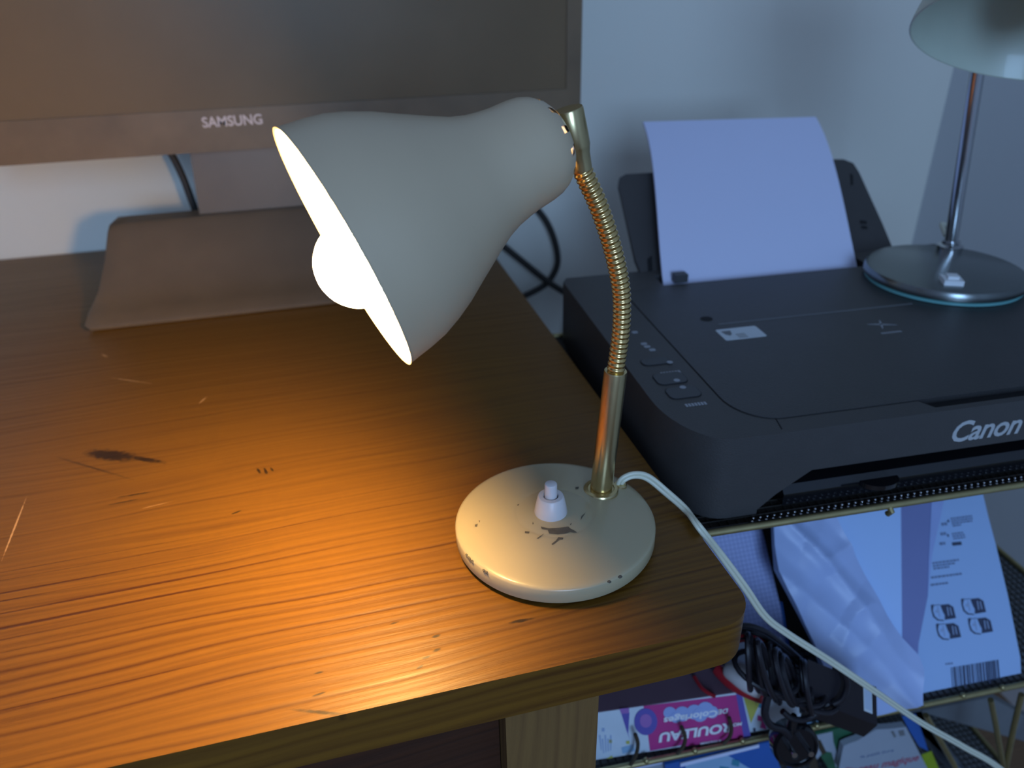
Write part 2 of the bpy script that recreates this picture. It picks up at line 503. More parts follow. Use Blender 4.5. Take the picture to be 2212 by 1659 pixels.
def axis_mat(P, d):
    d = Vector(d).normalized()
    return Matrix.Translation(P) @ d.to_track_quat('Z', 'Y').to_matrix().to_4x4()


# ------------------------------------------------------------------ the room
def struct(name, g, m):
    return tag(mk(name, g, m, smooth=0), kind='structure')


WY, WX = 1.056, 0.978
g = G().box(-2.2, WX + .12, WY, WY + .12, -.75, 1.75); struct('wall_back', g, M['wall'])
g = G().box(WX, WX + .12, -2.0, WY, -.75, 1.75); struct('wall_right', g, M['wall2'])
g = G().box(-2.2, WX, -2.0, WY, -.85, -.75); struct('floor', g, M['floor'])
g = G().box(WX - .014, WX, -2.0, WY, -.75, -.65, .003); struct('baseboard_right', g, M['white_plastic'])
g = G().box(-2.2, WX - .014, WY - .014, WY, -.75, -.65, .003); struct('baseboard_back', g, M['white_plastic'])

# ------------------------------------------------------------------ desk
desk = thing('desk', 'orange pine desk with scratched grain top and rounded corner, under the lit lamp', 'desk', (0, .65, -.75))
WM[desk] = D.copy(); desk.matrix_world = D       # origin at the top's front, so the grain is laid out from there
DX = .1930
plan = [(-1.0, .2475), (.150, .2490)] + arc(.171, .272, .022, -90, 0, 10, .022) + [(DX, .33), (DX, WY - .008), (-1.0, WY - .008)]
plan = [(p[0], p[1]) for i, p in enumerate(plan)]
g = G().prism([(x, y, -.029) for x, y in plan], (0, 0, .029), .0028, 3)
mk('desktop', g, M['wood'], desk)
L0 = at_y(1092, 1560, .256, False); L1 = at_y(1291, 1560, .256, False)
g = G().box(L0.x, L1.x, .256, .31, -.7495, -.029, .002); mk('leg', g, M['wood_leg'], desk)
g = G().box(L0.x, L1.x, .98, 1.03, -.7495, -.029, .002); mk('leg', g, M['wood_leg'], desk)
g = G().box(-.98, -.92, .256, .31, -.7495, -.029, .002); mk('leg', g, M['wood_leg'], desk)
g = G().box(-.98, -.92, .98, 1.03, -.7495, -.029, .002); mk('leg', g, M['wood_leg'], desk)
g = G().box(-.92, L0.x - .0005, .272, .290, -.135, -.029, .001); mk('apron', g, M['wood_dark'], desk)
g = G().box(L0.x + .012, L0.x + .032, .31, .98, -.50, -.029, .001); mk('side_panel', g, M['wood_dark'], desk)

# ------------------------------------------------------------------ lit desk lamp
BX, BY, BR = .108, .344, .0600
lamp = thing('desk_lamp', 'lit cream desk lamp with bell shade and brass gooseneck on the wooden desk', 'lamp', (BX, BY, 0))
g = G().lathe([(0, .0005), (BR - .006, .0005), (BR - .005, .0012), (BR - .005, .0025), (0, .0025)], Matrix.Translation((BX, BY, 0)), 72)
mk('felt_pad', g, M['felt'], lamp)


def base_z(r):
    t = r / BR
    return .0128 + .0062 * (1 - t * t)


prof = [(0, .0022), (BR - .002, .0022), (BR - .0006, .0028), (BR, .0040), (BR, .0116), (BR - .0005, .0124), (BR - .0018, .0131)]
prof += [(BR * t, base_z(BR * t)) for t in (.93, .85, .7, .55, .42)] + [(.0235, base_z(.0235) - .0001), (.0225, base_z(.0225) - .0003), (.0215, base_z(.0215) - .0001), (.012, .0188), (0, .0190)]
g = G().lathe(prof, Matrix.Translation((BX, BY, 0)), 96)
base = mk('base', g, M['cream'], lamp)


def on_base(px, py):
    z = .016
    for _ in range(6):
        p = at_z(px, py, z, False); z = base_z(math.hypot(p.x - BX, p.y - BY))
    return Vector((p.x, p.y, z + .00025))


g = G()
CH = [[(1168, 1138), (1186, 1142), (1205, 1141), (1228, 1138), (1233, 1143), (1240, 1146), (1247, 1151), (1238, 1151), (1232, 1150), (1222, 1153), (1205, 1155), (1186, 1153), (1183, 1145), (1170, 1143)],
      [(1172, 1155), (1176, 1153), (1163, 1164), (1159, 1164)], [(1206, 1161), (1217, 1162), (1216, 1166), (1209, 1166), (1194, 1178), (1191, 1176), (1201, 1168)],
      [(1134, 1148), (1144, 1149), (1143, 1153), (1134, 1152)], [(1265, 1108), (1258, 1118), (1254, 1125), (1256, 1116)], [(1151, 1127), (1153, 1133), (1150, 1133)],
      [(1026, 1134), (1032, 1132), (1030, 1138), (1026, 1138)], [(1034, 1125), (1037, 1125), (1036, 1130)], [(1243, 1053), (1251, 1052), (1249, 1057), (1243, 1057)],
      [(1117, 1091), (1122, 1089), (1119, 1094)], [(1231, 1133), (1235, 1130), (1233, 1136)]]
for poly in CH:
    g.face([on_base(*p) for p in poly])
mk('paint_chips', g, M['chip'], base, smooth=0)
g = G()
for px, hh in ((1008, .4), (1013, .9), (1020, .5), (1045, .5), (1052, .3), (1315, .4), (1340, .6), (1050, .2)):
    # nicks along the rounded rim
    a = None
    best = min((abs(at_a - px), th) for th in [math.radians(t) for t in range(180, 361)] for at_a in [(lambda q: (q.dot(rgt) / q.dot(fwd)) * FPX + 1106)(Vector((BX + BR * math.cos(th), BY + BR * math.sin(th), .0118)) - Vector((0, 0, CAM_H)))])
    th = best[1]
    for k in range(2):
        t2 = th + k * .01
        r = BR - .0009 + .0004
        c = Vector((BX + (BR - .0002) * math.cos(t2), BY + (BR - .0002) * math.sin(t2), .0122 - k * .0007))
        g.ball(c, (.0014 * hh + .0005, .0007, .0006), Matrix.Rotation(t2 + PI / 2, 3, 'Z'), 8, 5)
mk('rim_chips', g, M['chip'], base)
# push switch
SX, SY = .1055, .3440
g = G().lathe([(0, .0185), (.0098, .0185), (.0099, .0192), (.0094, .0225), (.0078, .0300), (.0072, .0306), (.0048, .0307), (.0042, .0300), (.0042, .026), (0, .026)], Matrix.Translation((SX, SY, 0)), 40)
sw = mk('switch_housing', g, M['white_plastic'], lamp)
g = G().lathe([(0, .026), (.0037, .026), (.0037, .0385), (.0034, .0392), (.0028, .0395), (0, .0395)], Matrix.Translation((SX, SY, 0)), 32)
mk('push_button', g, M['white_plastic'], sw)
# stem
STX, STY = .1427, .3587
stem_dir = Vector((.0066, 0, .083)).normalized()
Pb = Vector((STX, STY, .0150)); Pt = Vector((.1488, STY, .1001))
g = G().lathe([(0, .0140), (.0106, .0140), (.0110, .0150), (.0110, .0172), (.0104, .0182), (.0084, .0186), (.0080, .0180), (0, .018)], Matrix.Translation((STX, STY, 0)), 48)
mk('collar', g, M['brass'], lamp)
Ls = (Pt - Pb).length
g = G().lathe([(0, 0), (.0069, 0), (.0067, Ls - .0012), (.0065, Ls - .0002), (.0050, Ls), (0, Ls)], axis_mat(Pb, Pt - Pb), 40)
mk('stem', g, M['brass'], lamp)
# corrugated gooseneck
gp = [(.1486, .3587, .0985), (.1500, .3587, .1130), (.1509, .3587, .1289), (.1502, .3587, .1456), (.1477, .3587, .1592), (.1432, .3587, .1751), (.1386, .3587, .1880), (.1343, .3587, .1985), (.1292, .3587, .2089), (.1249, .3587, .2175)]
sm = spline(gp, 40)
lens_ = [0]
for a, b in zip(sm, sm[1:]): lens_.append(lens_[-1] + (b - a).length)
pitch = .0030
rs = [.0049 + .00036 * math.cos(2 * PI * l / pitch) for l in lens_]
g = G().tube(sm, rs, 20)
mk('gooseneck', g, M['brass_neck'], lamp)
# brass end fitting
A0 = Vector((.1253, .3587, .2165)); A1 = Vector((.1180, .3587, .2450))
LL = (A1 - A0).length
g = G().lathe([(0, -.001), (.0054, -.001), (.0056, .001), (.0060, .0070), (.0068, .0105), (.0070, .0112), (.0073, LL - .0010), (.0069, LL - .0002), (0, LL)], axis_mat(A0, A1 - A0), 36)
mk('end_fitting', g, M['brass'], lamp)
# shade, turned about its own axis, slightly away from upright
C0 = Vector((.0052, .335, .1935))
AX = Vector((.925, .200, .335)).normalized()
SP = [(0.0583, 0.0), (.0580, .0025), (0.0576, 0.0052), (0.0566, 0.0126), (0.0550, 0.0205), (0.0520, 0.0291), (0.0478, 0.0385), (0.0417, 0.0496), (0.0347, 0.0628), (0.0306, 0.071), (0.0281, 0.0784), (.0268, .0850), (0.0260, 0.0905), (0.0254, 0.1001), (.0246, .1050), (0.0230, 0.1090), (0.0200, 0.1133), (.0165, .1160), (0.0123, 0.1180), (.0060, .1192), (0.0, 0.1195)]
ringed = []
for (r0, h0), (r1, h1) in zip(SP, SP[1:]):
    ringed += [(r0, h0), ((r0 + r1) / 2, (h0 + h1) / 2)]
ringed.append(SP[-1])
hole = lambda i, k: (31 <= i <= 33) and (k % 6 in (0, 1))
g = G(); SM = axis_mat(C0, AX)
g.lathe(ringed, SM, 72, skip=hole)
bmesh.ops.remove_doubles(g.bm, verts=g.bm.verts, dist=1e-6)
bmesh.ops.recalc_face_normals(g.bm, faces=g.bm.faces)
g.bm.faces.ensure_lookup_table()
# inner skin
inner = [(max(r - .0008, 0), h - (.0008 if h > .1 else 0)) for r, h in ringed]
g.mi = 1
g.lathe(inner, SM, 72, skip=hole)
g.mi = 0
g.lathe([(ringed[0][0], 0), (ringed[0][0] + .0004, -.0005), (inner[0][0], 0)], SM, 72)
bmesh.ops.remove_doubles(g.bm, verts=g.bm.verts, dist=1e-6)
shade = mk('shade', g, [M['shade_out'], M['shade_in']], lamp)
# bulb and socket
BC = at_y(772, 552, .3345, False)
BC = Vector((.0112, .3360, .1870))
g = G().ball(BC, .0205, None, 32, 20)
g.tube([BC + AX * .014, BC + AX * .022, BC + AX * .032], [.0165, .0140, .0128], 24)
bulb = mk('bulb', g, M['bulb'], lamp)
g = G().tube([BC + AX * .032, BC + AX * .034, C0 + AX * .116], [.0135, .0150, .0150], 24)
mk('socket', g, M['socket'], lamp)
# swivel pin between the shade and the fitting
g = G().tube([C0 + AX * .1185, (A0 + A1) / 2 + Vector((0, 0, .001))], .0030, 14); mk('pivot', g, M['brass'], lamp)
# twin flex
e = at_z(1340, 1048, .0145, False)
cpts = [e + Vector((-.001, 0, -.0015)), at_z(1345, 1036, .0190, False), at_z(1370, 1026, .0215, False), at_z(1400, 1032, .0190, False), at_z(1440, 1064, .0105, False),
        at_z(1480, 1103, .0035, False) + Vector((0, 0, .0010)), at_z(1512, 1141, .0035, False), at_y(1560, 1202, .322, False), at_y(1610, 1270, .318, False), at_y(1652, 1330, .318, False), at_y(1700, 1368, .318, False),
        at_y(1800, 1432, .318, False), at_y(1900, 1500, .316, False), at_y(1990, 1561, .312, False), at_y(2080, 1612, .308, False), at_y(2170, 1668, .304, False), at_y(2300, 1790, .31, False)]
path = spline(cpts, 10)
g = G()
for sgn in (-1, 1):
    pp = []
    for i, p in enumerate(path):
        t = (path[min(i + 1, len(path) - 1)] - path[max(i - 1, 0)]).normalized()
        view = (p - Vector((0, 0, CAM_H))).normalized()
        tw = i * .085
        s1 = t.cross(Vector((.1, .8, -.5))).normalized(); s2 = t.cross(s1)
        off = s1 * math.cos(.5 * math.sin(tw)) + s2 * math.sin(.5 * math.sin(tw))
        pp.append(p + off * sgn * .00125)
    g.tube(pp, .00135, 10)
mk('power_cord', g, M['cord'], lamp)
g = G().lathe([(.0018, .0132), (.0042, .0132), (.0042, .0150), (.0034, .0158), (.0018, .0158)], Matrix.Translation((e.x, e.y, 0)), 24); mk('cord_grommet', g, M['brass'], lamp)

# ------------------------------------------------------------------ monitor
MY = .8689
mon = thing('computer_monitor', 'large dark computer monitor standing at the back of the desk', 'monitor', (-.03, .85, 0))
mx0, mx1, mz0, mz1 = -.362, .301, .146, .56
g = G().box(mx0, mx1, MY, MY + .022, mz0, mz1, .003)
bz = mk('bezel', g, M['bezel'], mon)
sx0, sx1, sz0, sz1 = mx0 + .018, mx1 - .0175, mz0 + .042, mz1 - .018
boolcut(bz, G().box(sx0, sx1, MY - .01, MY + .0022, sz0, sz1))
g = G().box(sx0 + .0003, sx1 - .0003, MY + .0014, MY + .0022, sz0 + .0003, sz1 - .0003); mk('screen', g, M['screen'], mon)
g = G().box(mx0 + .05, mx1 - .05, MY + .022, MY + .050, mz0 + .05, mz1 - .04, .012); mk('back_cover', g, M['stand'], mon)
Lc = at_y(502.5, 262, MY, False)
g = text_g('SAMSUNG', .0142, (Lc.x, MY - .0001, Lc.z), (1, 0, 0), (0, 0, 1), .0003, .00025, 1.0, space=.98)
xs = [v.co.x for v in g.bm.verts]; wnow = max(xs) - min(xs); want = at_y(568, 262, MY, False).x - at_y(437, 262, MY, False).x
for v in g.bm.verts: v.co.x = Lc.x + (v.co.x - Lc.x) * want / wnow
mk('brand_lettering', g, M['mlogo'], bz, smooth=0)
g = G()
prof = [(.765, .0005), (.765, .004), (.768, .0065), (.790, .0120), (.815, .0250), (.840, .0480), (.860, .0730), (.868, .0790), (.898, .0790), (.905, .0740), (.905, .0005)]


def bx_half(y):   # flared sides
    t = (y - .765) / .14
    return .184 - .030 * min(1, t * 1.25) - (.010 if y < .7655 else (.004 if y < .769 else 0))


rows = []
for (y, z) in prof:
    hw = bx_half(y)
    rows.append([g.bm.verts.new((-.070 + hw * k / 10, y, z)) for k in range(-10, 11)])
for a, b in zip(rows, rows[1:]):
    for k in range(20): g.bm.faces.new((a[k], a[k + 1], b[k + 1], b[k]))
for k in range(20): g.bm.faces.new((rows[-1][k], rows[-1][k + 1], rows[0][k + 1], rows[0][k]))
for k in (0, 20): g.bm.faces.new([r[k] for r in rows])
bmesh.ops.recalc_face_normals(g.bm, faces=g.bm.faces)
g.bevel(.002, 2, 60)
mk('stand_base', g, M['stand'], mon)
g = G().prism([(-.136, .880, .078), (.020, .880, .078), (.012, .893, .250), (-.128, .893, .250)], (0, .016, 0), .003)
mk('stand_neck', g, M['stand'], mon)

# cables behind the desk
g = G().tube(spline([at_y(x, y, .955, False) for x, y in ((360, 318), (377, 345), (396, 385), (412, 428), (424, 462), (432, 500))], 6), .0042, 10)
tag(mk('monitor_cable', g, M['rubber'], origin=None), 'black cable dropping behind the monitor beside its stand neck', 'cable')
g = G().tube(spline([at_y(x, y, 1.035, False) for x, y in ((1040, 330), (1110, 392), (1150, 440), (1180, 478), (1198, 520), (1205, 562), (1196, 592), (1176, 616), (1140, 636), (1105, 650), (1060, 672))], 8), .0048, 10)
tag(mk('hanging_cable', g, M['rubber']), 'thick black cable bowing in a loop against the wall behind the desk', 'cable')
g = G().tube(spline([at_y(x, y, 1.020, False) for x, y in ((980, 455), (1030, 490), (1080, 526), (1130, 566), (1180, 606), (1220, 632), (1243, 648), (1237, 668), (1226, 705), (1218, 750), (1210, 800))], 8), [.0048] * 42 + [.0032] * 39, 10)
tag(mk('hanging_cable', g, M['rubber']), 'straight black cable slanting down the wall and kinking beside the printer', 'cable')

# ------------------------------------------------------------------ brass rack (rack frame)
rack = thing('wire_rack', 'brass wire shelf rack carrying the printer right of the desk', 'shelf rack', (.40, .52, -.75), F=PF)
RX0, RX1, RY0, RY1 = .118, .640, .3660, .700
RW = .0026
tiers = (-.0330, -.2650, -.5000)
for tz in tiers:
    g = G()
    loop = [(RX0, RY0, tz), (RX1, RY0, tz), (RX1, RY1, tz), (RX0, RY1, tz)]
    for a, b in zip(loop, loop[1:] + loop[:1]):
        g.tube([a, b], RW, 12)
    for p in loop: g.ball(p, RW * 1.05, None, 12, 8)
    rim = mk('rim', g, M['brass_wire'], rack, F=PF)
    g = G()
    g.mi = 1; g.box(RX0, RX1, RY0 + .0005, RY1, tz - .0038, tz - .0030); g.mi = 0
    k = 0; x = RX0 + .006
    while x < RX1 - .002:                      # woven mesh wires
        g.tube([(x, RY0, tz - .0022), (x, RY1, tz - .0022)], .0006, 5, caps=False); x += .0065
    y = RY0 + .0065
    while y < RY1:
        g.tube([(RX0, y, tz - .0018), (RX1, y, tz - .0018)], .0006, 5, caps=False); y += .0065
    mk('mesh_shelf', g, [M['rubber'], M['rubber'] if tz > -.1 else M['grey_mid']], rack, F=PF, smooth=60)
    if tz < -.1: continue
    g = G()
    x = .236
    while x < RX1 - .04:
        g.ball((x, RY0 + .0048, tz + .0002), .0012, None, 8, 6); g.ball((x + .0024, RY0 + .0078, tz + .0002), .0012, None, 8, 6); x += .0052
    mk('mesh_beads', g, M['chrome'], rim, F=PF)
for (x, y) in ((RX0, RY0), (RX1, RY0), (RX0, RY1), (RX1, RY1)):
    # front posts are set at the corners outside the view, running from floor to the top tier
    g = G().tube([(x, y, -.7495), (x, y, -.034)], .0026, 12); mk('post', g, M['brass_wire'], rack, F=PF)
# small hooks under the rims and curled wires in front of the lower tier
for px, py, tz in ((1925, 1098, -.033),):
    p = at_y(px, py, RY0 - .003); g = G().tube([(p.x, RY0, tz), (p.x + .0006, RY0 - .0035, tz - .003), (p.x, RY0 - .001, tz - .0065)], .0022, 8)
    mk('hook', g, M['brass_wire'], rack, F=PF)
for px, py in ((1395, 1640), (1500, 1617), (1603, 1595), (1762, 1567), (1990, 1515), (2080, 1496), (2165, 1478)):
    p = at_y(px, py, RY0); g = G().ball((p.x, RY0 - .001, -.2615), .0026, None, 10, 8)
    mk('bead', g, M['brass_wire'], rack, F=PF)
for pts in (((1372, 1586), (1378, 1606), (1374, 1630), (1362, 1652)), ((1472, 1570), (1480, 1592), (1476, 1612), (1462, 1628)), ((1575, 1550), (1580, 1572), (1576, 1592), (1562, 1606))):
    g = G().tube(spline([at_y(x, y, .3640) for x, y in pts], 6), .0016, 8); mk('scroll_wire', g, M['darkbrown'], rack, F=PF)
for pts in (((2140, 1512), (2150, 1560), (2168, 1662)), ((2207, 1500), (2190, 1570), (2172, 1662)), ((2000, 1545), (2060, 1650), (2090, 1720))):
    g = G().tube([at_y(x, y, .3680) for x, y in pts], .0026, 8); mk('side_wire', g, M['brass_wire'], rack, F=PF)

# ------------------------------------------------------------------ printer (rack frame)
ZT, ZB = .0350, -.0296
pr = thing('printer', 'matt black flatbed printer with paper in its rear tray on the brass rack', 'printer', (.395, .53, ZB), F=PF)
px0, px1, py0, py1 = .1825, .6085, .3745, .6880
plan = [(px1 - .03, py0)]
plan = [(px0 + .006, py1), (px0, py1 - .010)] + [(px0 + .036 - .036 * math.cos(a), py0 + .062 - .062 * math.sin(a)) for a in [PI / 2 * k / 10 for k in range(11)]]
plan += [(px1 - .036 + .036 * math.sin(a), py0 + .062 - .062 * math.cos(a)) for a in [PI / 2 * k / 10 for k in range(11)]] + [(px1, py1 - .01), (px1 - .006, py1)]
g = G().prism([(x, y, ZB) for x, y in plan], (0, 0, ZT - ZB))
# soften the top edge more than the bottom one
es = [e for e in g.bm.edges if all(v.co.z > ZT - 1e-5 for v in e.verts) and e.calc_face_angle(0) > .5]
bmesh.ops.bevel(g.bm, geom=es, offset=.0045, segments=3, profile=.5, affect='EDGES', offset_type='OFFSET')
body = mk('body', g, M['black'], pr, F=PF)
# front slot
cutp = [(.2400, -.05), (.2406, -.0262), (.2530, -.0150), (.2770, .0012), (.5140, .0012), (.5380, -.0150), (.5504, -.0262), (.551, -.05)]
boolcut(body, G().prism([(x, .36, z) for x, z in cutp], (0, .095, 0)), PF)
boolcut(body, G().box(.2740, .4960, .6440, .6740, .018, .05), PF)
# lid pocket with rounded front corners
lx0, lx1, ly0, ly1 = .2300, .5850, .3905, .6400
def lidplan(i): 
    return [(lx0 + i, ly1 - i)] + [(lx0 + i + .030 - .030 * math.cos(a), ly0 + i + .036 - .036 * math.sin(a)) for a in [PI / 2 * k / 10 for k in range(11)]] + \
           [(lx1 - i - .030 + .030 * math.sin(a), ly0 + i + .036 - .036 * math.cos(a)) for a in [PI / 2 * k / 10 for k in range(11)]] + [(lx1 - i, ly1 - i)]
boolcut(body, G().prism([(x, y, ZT - .005) for x, y in lidplan(0)], (0, 0, .02)), PF)
boolcut(body, G().prism([(.3600, .3920, ZT - .004), (.3668, .3800, ZT - .004), (.4800, .3800, ZT - .004), (.4860, .3920, ZT - .004)], (0, 0, .02)), PF)
g = G().prism([(x, y, ZT - .005) for x, y in lidplan(.0009)], (0, 0, .0055), .0012, 2)
lid = mk('scanner_lid', g, M['lid'], pr, F=PF)
g = G().box(.2840, .4700, .5440, .5452, ZT + .0004, ZT + .0008, .0002); mk('hinge_line', g, M['grey_mid'], lid, F=PF)
g = G().prism([(x, y, ZT + .0003) for x, y in arc(.2795, .5580, .0055, 0, 330, 12, .0050)], (0, 0, .0004)); mk('hinge_dimple', g, M['gap'], lid, F=PF)
g = G().prism([(.3620, .3800, ZT - .0038), (.3668, .3802, ZT - .0038), (.48, .3802, ZT - .0038), (.484, .3912, ZT - .0038), (.3605, .3912, ZT - .0038)], (0, 0, .0003)); mk('lid_grip', g, M['gap'], pr, F=PF)
# seam right of the button strip
s0, s1 = at_z(1676, 905, ZT), at_z(1694, 932, ZT)
g = G().prism([(s0.x - .0004, s0.y, ZT + .00005), (s0.x + .0004, s0.y, ZT + .00005), (s1.x + .0004, s1.y + .003, ZT + .00005), (s1.x - .0004, s1.y + .003, ZT + .00005)], (0, 0, .0002)); mk('seam', g, M['gap'], pr, F=PF)
# buttons with outlines, captions and indicator icons
def rrect(cx, cy, w, h, r, sk=0):
    pts = []
    for qx, qy, a in ((1, 1, 0), (-1, 1, 90), (-1, -1, 180), (1, -1, 270)):
        for x, y in arc(cx + qx * (w / 2 - r), cy + qy * (h / 2 - r), r, a, a + 90, 4): pts.append((x + sk * (y - cy), y))
    return pts
for cx_, cy_, w, h in ((.2070, .4915, .0230, .0120), (.2075, .4625, .0240, .0180), (.2085, .4400, .0245, .0165)):
    g = G().prism([(x, y, ZT - .0004) for x, y in rrect(cx_, cy_, w, h, .005)], (0, 0, .0009)); o1 = mk('button', g, M['gap'], pr, F=PF)
    g = G().prism([(x, y, ZT) for x, y in rrect(cx_, cy_, w - .001, h - .001, .0047)], (0, 0, .0008), .0002, 1); mk('button_cap', g, M['btn'], o1, F=PF)
g = G()
for (a, b) in (((1428, 808), (1467, 798)), ((1481, 877), (1525, 868))):
    A = at_z(*a, ZT); B = at_z(*b, ZT)
    xw = B.x - A.x
    for k in range(7):
        g.box(A.x + xw * k / 7, A.x + xw * (k + .72) / 7, A.y - .0015, A.y + .0022, ZT + .0001, ZT + .0003)
for px, py in ((1371, 718), (1391, 743), (1398, 749), (1409, 756)):
    A = at_z(px, py, ZT); g.prism([(x, y, ZT + .0001) for x, y in rrect(A.x, A.y, .0052, .0042, .0015)], (0, 0, .0002))
for px, py in ((1462, 821), (1447, 782), (1475, 836)):
    A = at_z(px, py, ZT + .001); g.prism([(x, y, ZT + .0009) for x, y in arc(A.x, A.y, .0024, 0, 330, 9)], (0, 0, .0001))
mk('panel_print', g, M['grey_print'], pr, F=PF, smooth=0)
# sticker
q = [at_z(x, y, ZT) for x, y in ((1543, 713), (1637, 707), (1652, 727), (1568, 738))]
q = [Vector((.2765, .5350, 0)), Vector((.3135, .5335, 0)), Vector((.3115, .5128, 0)), Vector((.2765, .5115, 0))]
g = G().prism([(x, y, ZT + .0005) for x, y in rrect(.2945, .5235, .0365, .0215, .002)], (0, 0, .0002)); stk = mk('sticker', g, M['sticker'], pr, F=PF)
g = G()
g.prism([(x, y, ZT + .0007) for x, y in [(.2795, .5300), (.2880, .5300), (.2865, .5235), (.2837, .5205), (.2808, .5235)]], (0, 0, .0001))
g = text_g('INSTAL', .0046, (.2930, .5185, ZT + .0008), (1, 0, 0), (0, 1, 0), .00005, 0, .75, g=g) if False else g
for k in range(3): g.box(.2890, .2970, .5150 + k * .0030, .5162 + k * .0030, ZT + .0007, ZT + .0008)
mk('sticker_print', g, M['grey_mid'], stk, F=PF, smooth=0)
# emblem printed on the lid
g = G()
E0 = at_z(1903, 702, ZT); 
def star_line(a, b, w):
    a = Vector((*a, 0)); b = Vector((*b, 0)); t = (b - a).normalized(); n = Vector((-t.y, t.x, 0))
    g.prism([(*(a + n * w).xy, ZT + .00055), (*(b + n * w * .3).xy, ZT + .00055), (*(b - n * w * .3).xy, ZT + .00055), (*(a - n * w).xy, ZT + .00055)], (0, 0, .0001))
for dx, dy in ((-.011, .003), (.012, -.004), (.004, .008), (-.004, -.008)):
    star_line((E0.x, E0.y), (E0.x + dx, E0.y + dy), .0011)
A = at_z(1926, 719, ZT)
for k in range(9): g.box(A.x - .0095 + k * .0021, A.x - .0095 + k * .0021 + .0015, A.y - .0013, A.y + .0013, ZT + .00055, ZT + .00065)
mk('emblem', g, M['grey_print'], lid, F=PF, smooth=0)
# name on the front
yF = py0
A = at_y(2133, 925, yF); w_ = at_y(2207, 915, yF).x - at_y(2058, 936, yF).x
g = text_g('Canon', .0240, (A.x, yF - .0001, A.z), (1, 0, 0), (0, 0, 1), .0003, .0004, 1.0, shear=.18, space=.95)
xs = [v.co.x for v in g.bm.verts]; wn = max(xs) - min(xs); xc = (max(xs) + min(xs)) / 2
zs = [v.co.z for v in g.bm.verts]; hz = max(zs) - min(zs); zc = (max(zs) + min(zs)) / 2
for v in g.bm.verts: v.co.x = A.x + (v.co.x - xc) * w_ / wn; v.co.z = A.z + .0005 + (v.co.z - zc) * .0172 / hz
mk('brand_lettering', g, M['lgrey_print'], body, F=PF, smooth=0)
# glossy inside of the slot, output tray with finger tab
g = G().box(.250, .542, .4440, .4535, -.0255, .0005); mk('slot_back', g, M['gloss'], pr, F=PF)
g = G().prism([(.262, .3785, -.0290), (.262, .3785, -.0200), (.262, .3830, -.0150), (.262, .4435, -.0085), (.262, .4435, -.0290)], (.268, 0, 0), .0012); tray = mk('output_tray', g, M['gloss'], pr, F=PF)
A = at_z(1908, 1048, -.0130)
g = G().prism([(x, y, -.0145) for x, y in arc(A.x, A.y + .006, .0145, 180, 360, 12, .0100)], (0, 0, .0035), .0006); mk('finger_tab', g, M['gloss'], tray, F=PF)
q = [at_y(x, y, .420) for x, y in ((2160, 962), (2177, 960), (2160, 1004), (2140, 1005))]
g = G().prism(q, (0, .004, 0)); mk('tray_arm', g, M['grey_mid'], pr, F=PF)
for fx, fy in ((.20, .45), (.20, .66), (.59, .45), (.59, .66)):
    g = G().box(fx - .008, fx + .008, fy - .008, fy + .008, -.0334, ZB); mk('foot', g, M['rubber'], pr, F=PF)
# rear paper support
TB = Vector((0, .6790, .0300)); TV = Vector((0, .105, .0730)).normalized() 
def tray_pt(px, py):
    n = Vector((1, 0, 0)).cross(TV).normalized(); o = Vector((0, 0, CAM_H)); v = ray(px, py)
    return o + v * ((TB - o).dot(n) / v.dot(n))
tp = [(1386, 594), (1372, 560), (1352, 470), (1336, 400), (1338, 384), (1352, 376), (1420, 372), (1700, 356), (1795, 344), (1822, 344), (1843, 352), (1856, 372), (1880, 425), (1906, 482), (1930, 540), (1925, 560)]
nrm_t = Vector((1, 0, 0)).cross(TV).normalized()
if nrm_t.y < 0: nrm_t = -nrm_t
g = G().prism([tray_pt(*p) for p in tp], nrm_t * .0045, .001, 2)
rt = mk('rear_tray', g, M['black'], pr, F=PF)
g = G()
for poly in (((1836, 375), (1842, 378), (1843, 398), (1838, 402)), ((1857, 476), (1872, 478), (1872, 484), (1858, 483)), ((1860, 488), (1872, 489), (1874, 495), (1861, 494)), ((1398, 560), (1408, 552), (1410, 588), (1400, 590)), ((1415, 590), (1436, 590), (1436, 596), (1416, 597))):
    g.prism([tray_pt(*p) - nrm_t * .0004 for p in poly], nrm_t * .0003)
mk('tray_slots', g, M['gap'], rt, F=PF, smooth=0)
A = at_z(1468, 606, ZT)
g = G().box(A.x - .006, A.x + .007, A.y - .004, A.y + .006, ZT - .001, ZT + .007, .001); mk('paper_guide', g, M['btn'], pr, F=PF)

# paper in the tray
def sheet_pt(u, v):
    L_ = [Vector((.2790, .6560, .0300)), Vector((.2880, .7080, .0760)), Vector((.3150, .7850, .1250)), Vector((.3175, .8400, .1545))]
    b = (1 - v) ** 3 * L_[0] + 3 * v * (1 - v) ** 2 * L_[1] + 3 * v * v * (1 - v) * L_[2] + v ** 3 * L_[3]
    dx = .2110 + (.2001 - .2110) * v
    return b + Vector((dx * u, 0, 0)) + Vector((0, -.022 * u * v, -.002 * u * v))
g = G(); nu, nv = 6, 18
for off in (0, 1):
    pass
grid = [[g.bm.verts.new(sheet_pt(i / nu, j / nv)) for i in range(nu + 1)] for j in range(nv + 1)]
back = [[g.bm.verts.new(sheet_pt(i / nu, j / nv) + Vector((0, .0016, -.0020))) for i in range(nu + 1)] for j in range(nv + 1)]
for Gd in (grid, back):
    for j in range(nv):
        for i in range(nu): g.bm.faces.new((Gd[j][i], Gd[j][i + 1], Gd[j + 1][i + 1], Gd[j + 1][i]))
for j in range(nv):
    for i in (0, nu): g.bm.faces.new((grid[j][i], grid[j + 1][i], back[j + 1][i], back[j][i]))
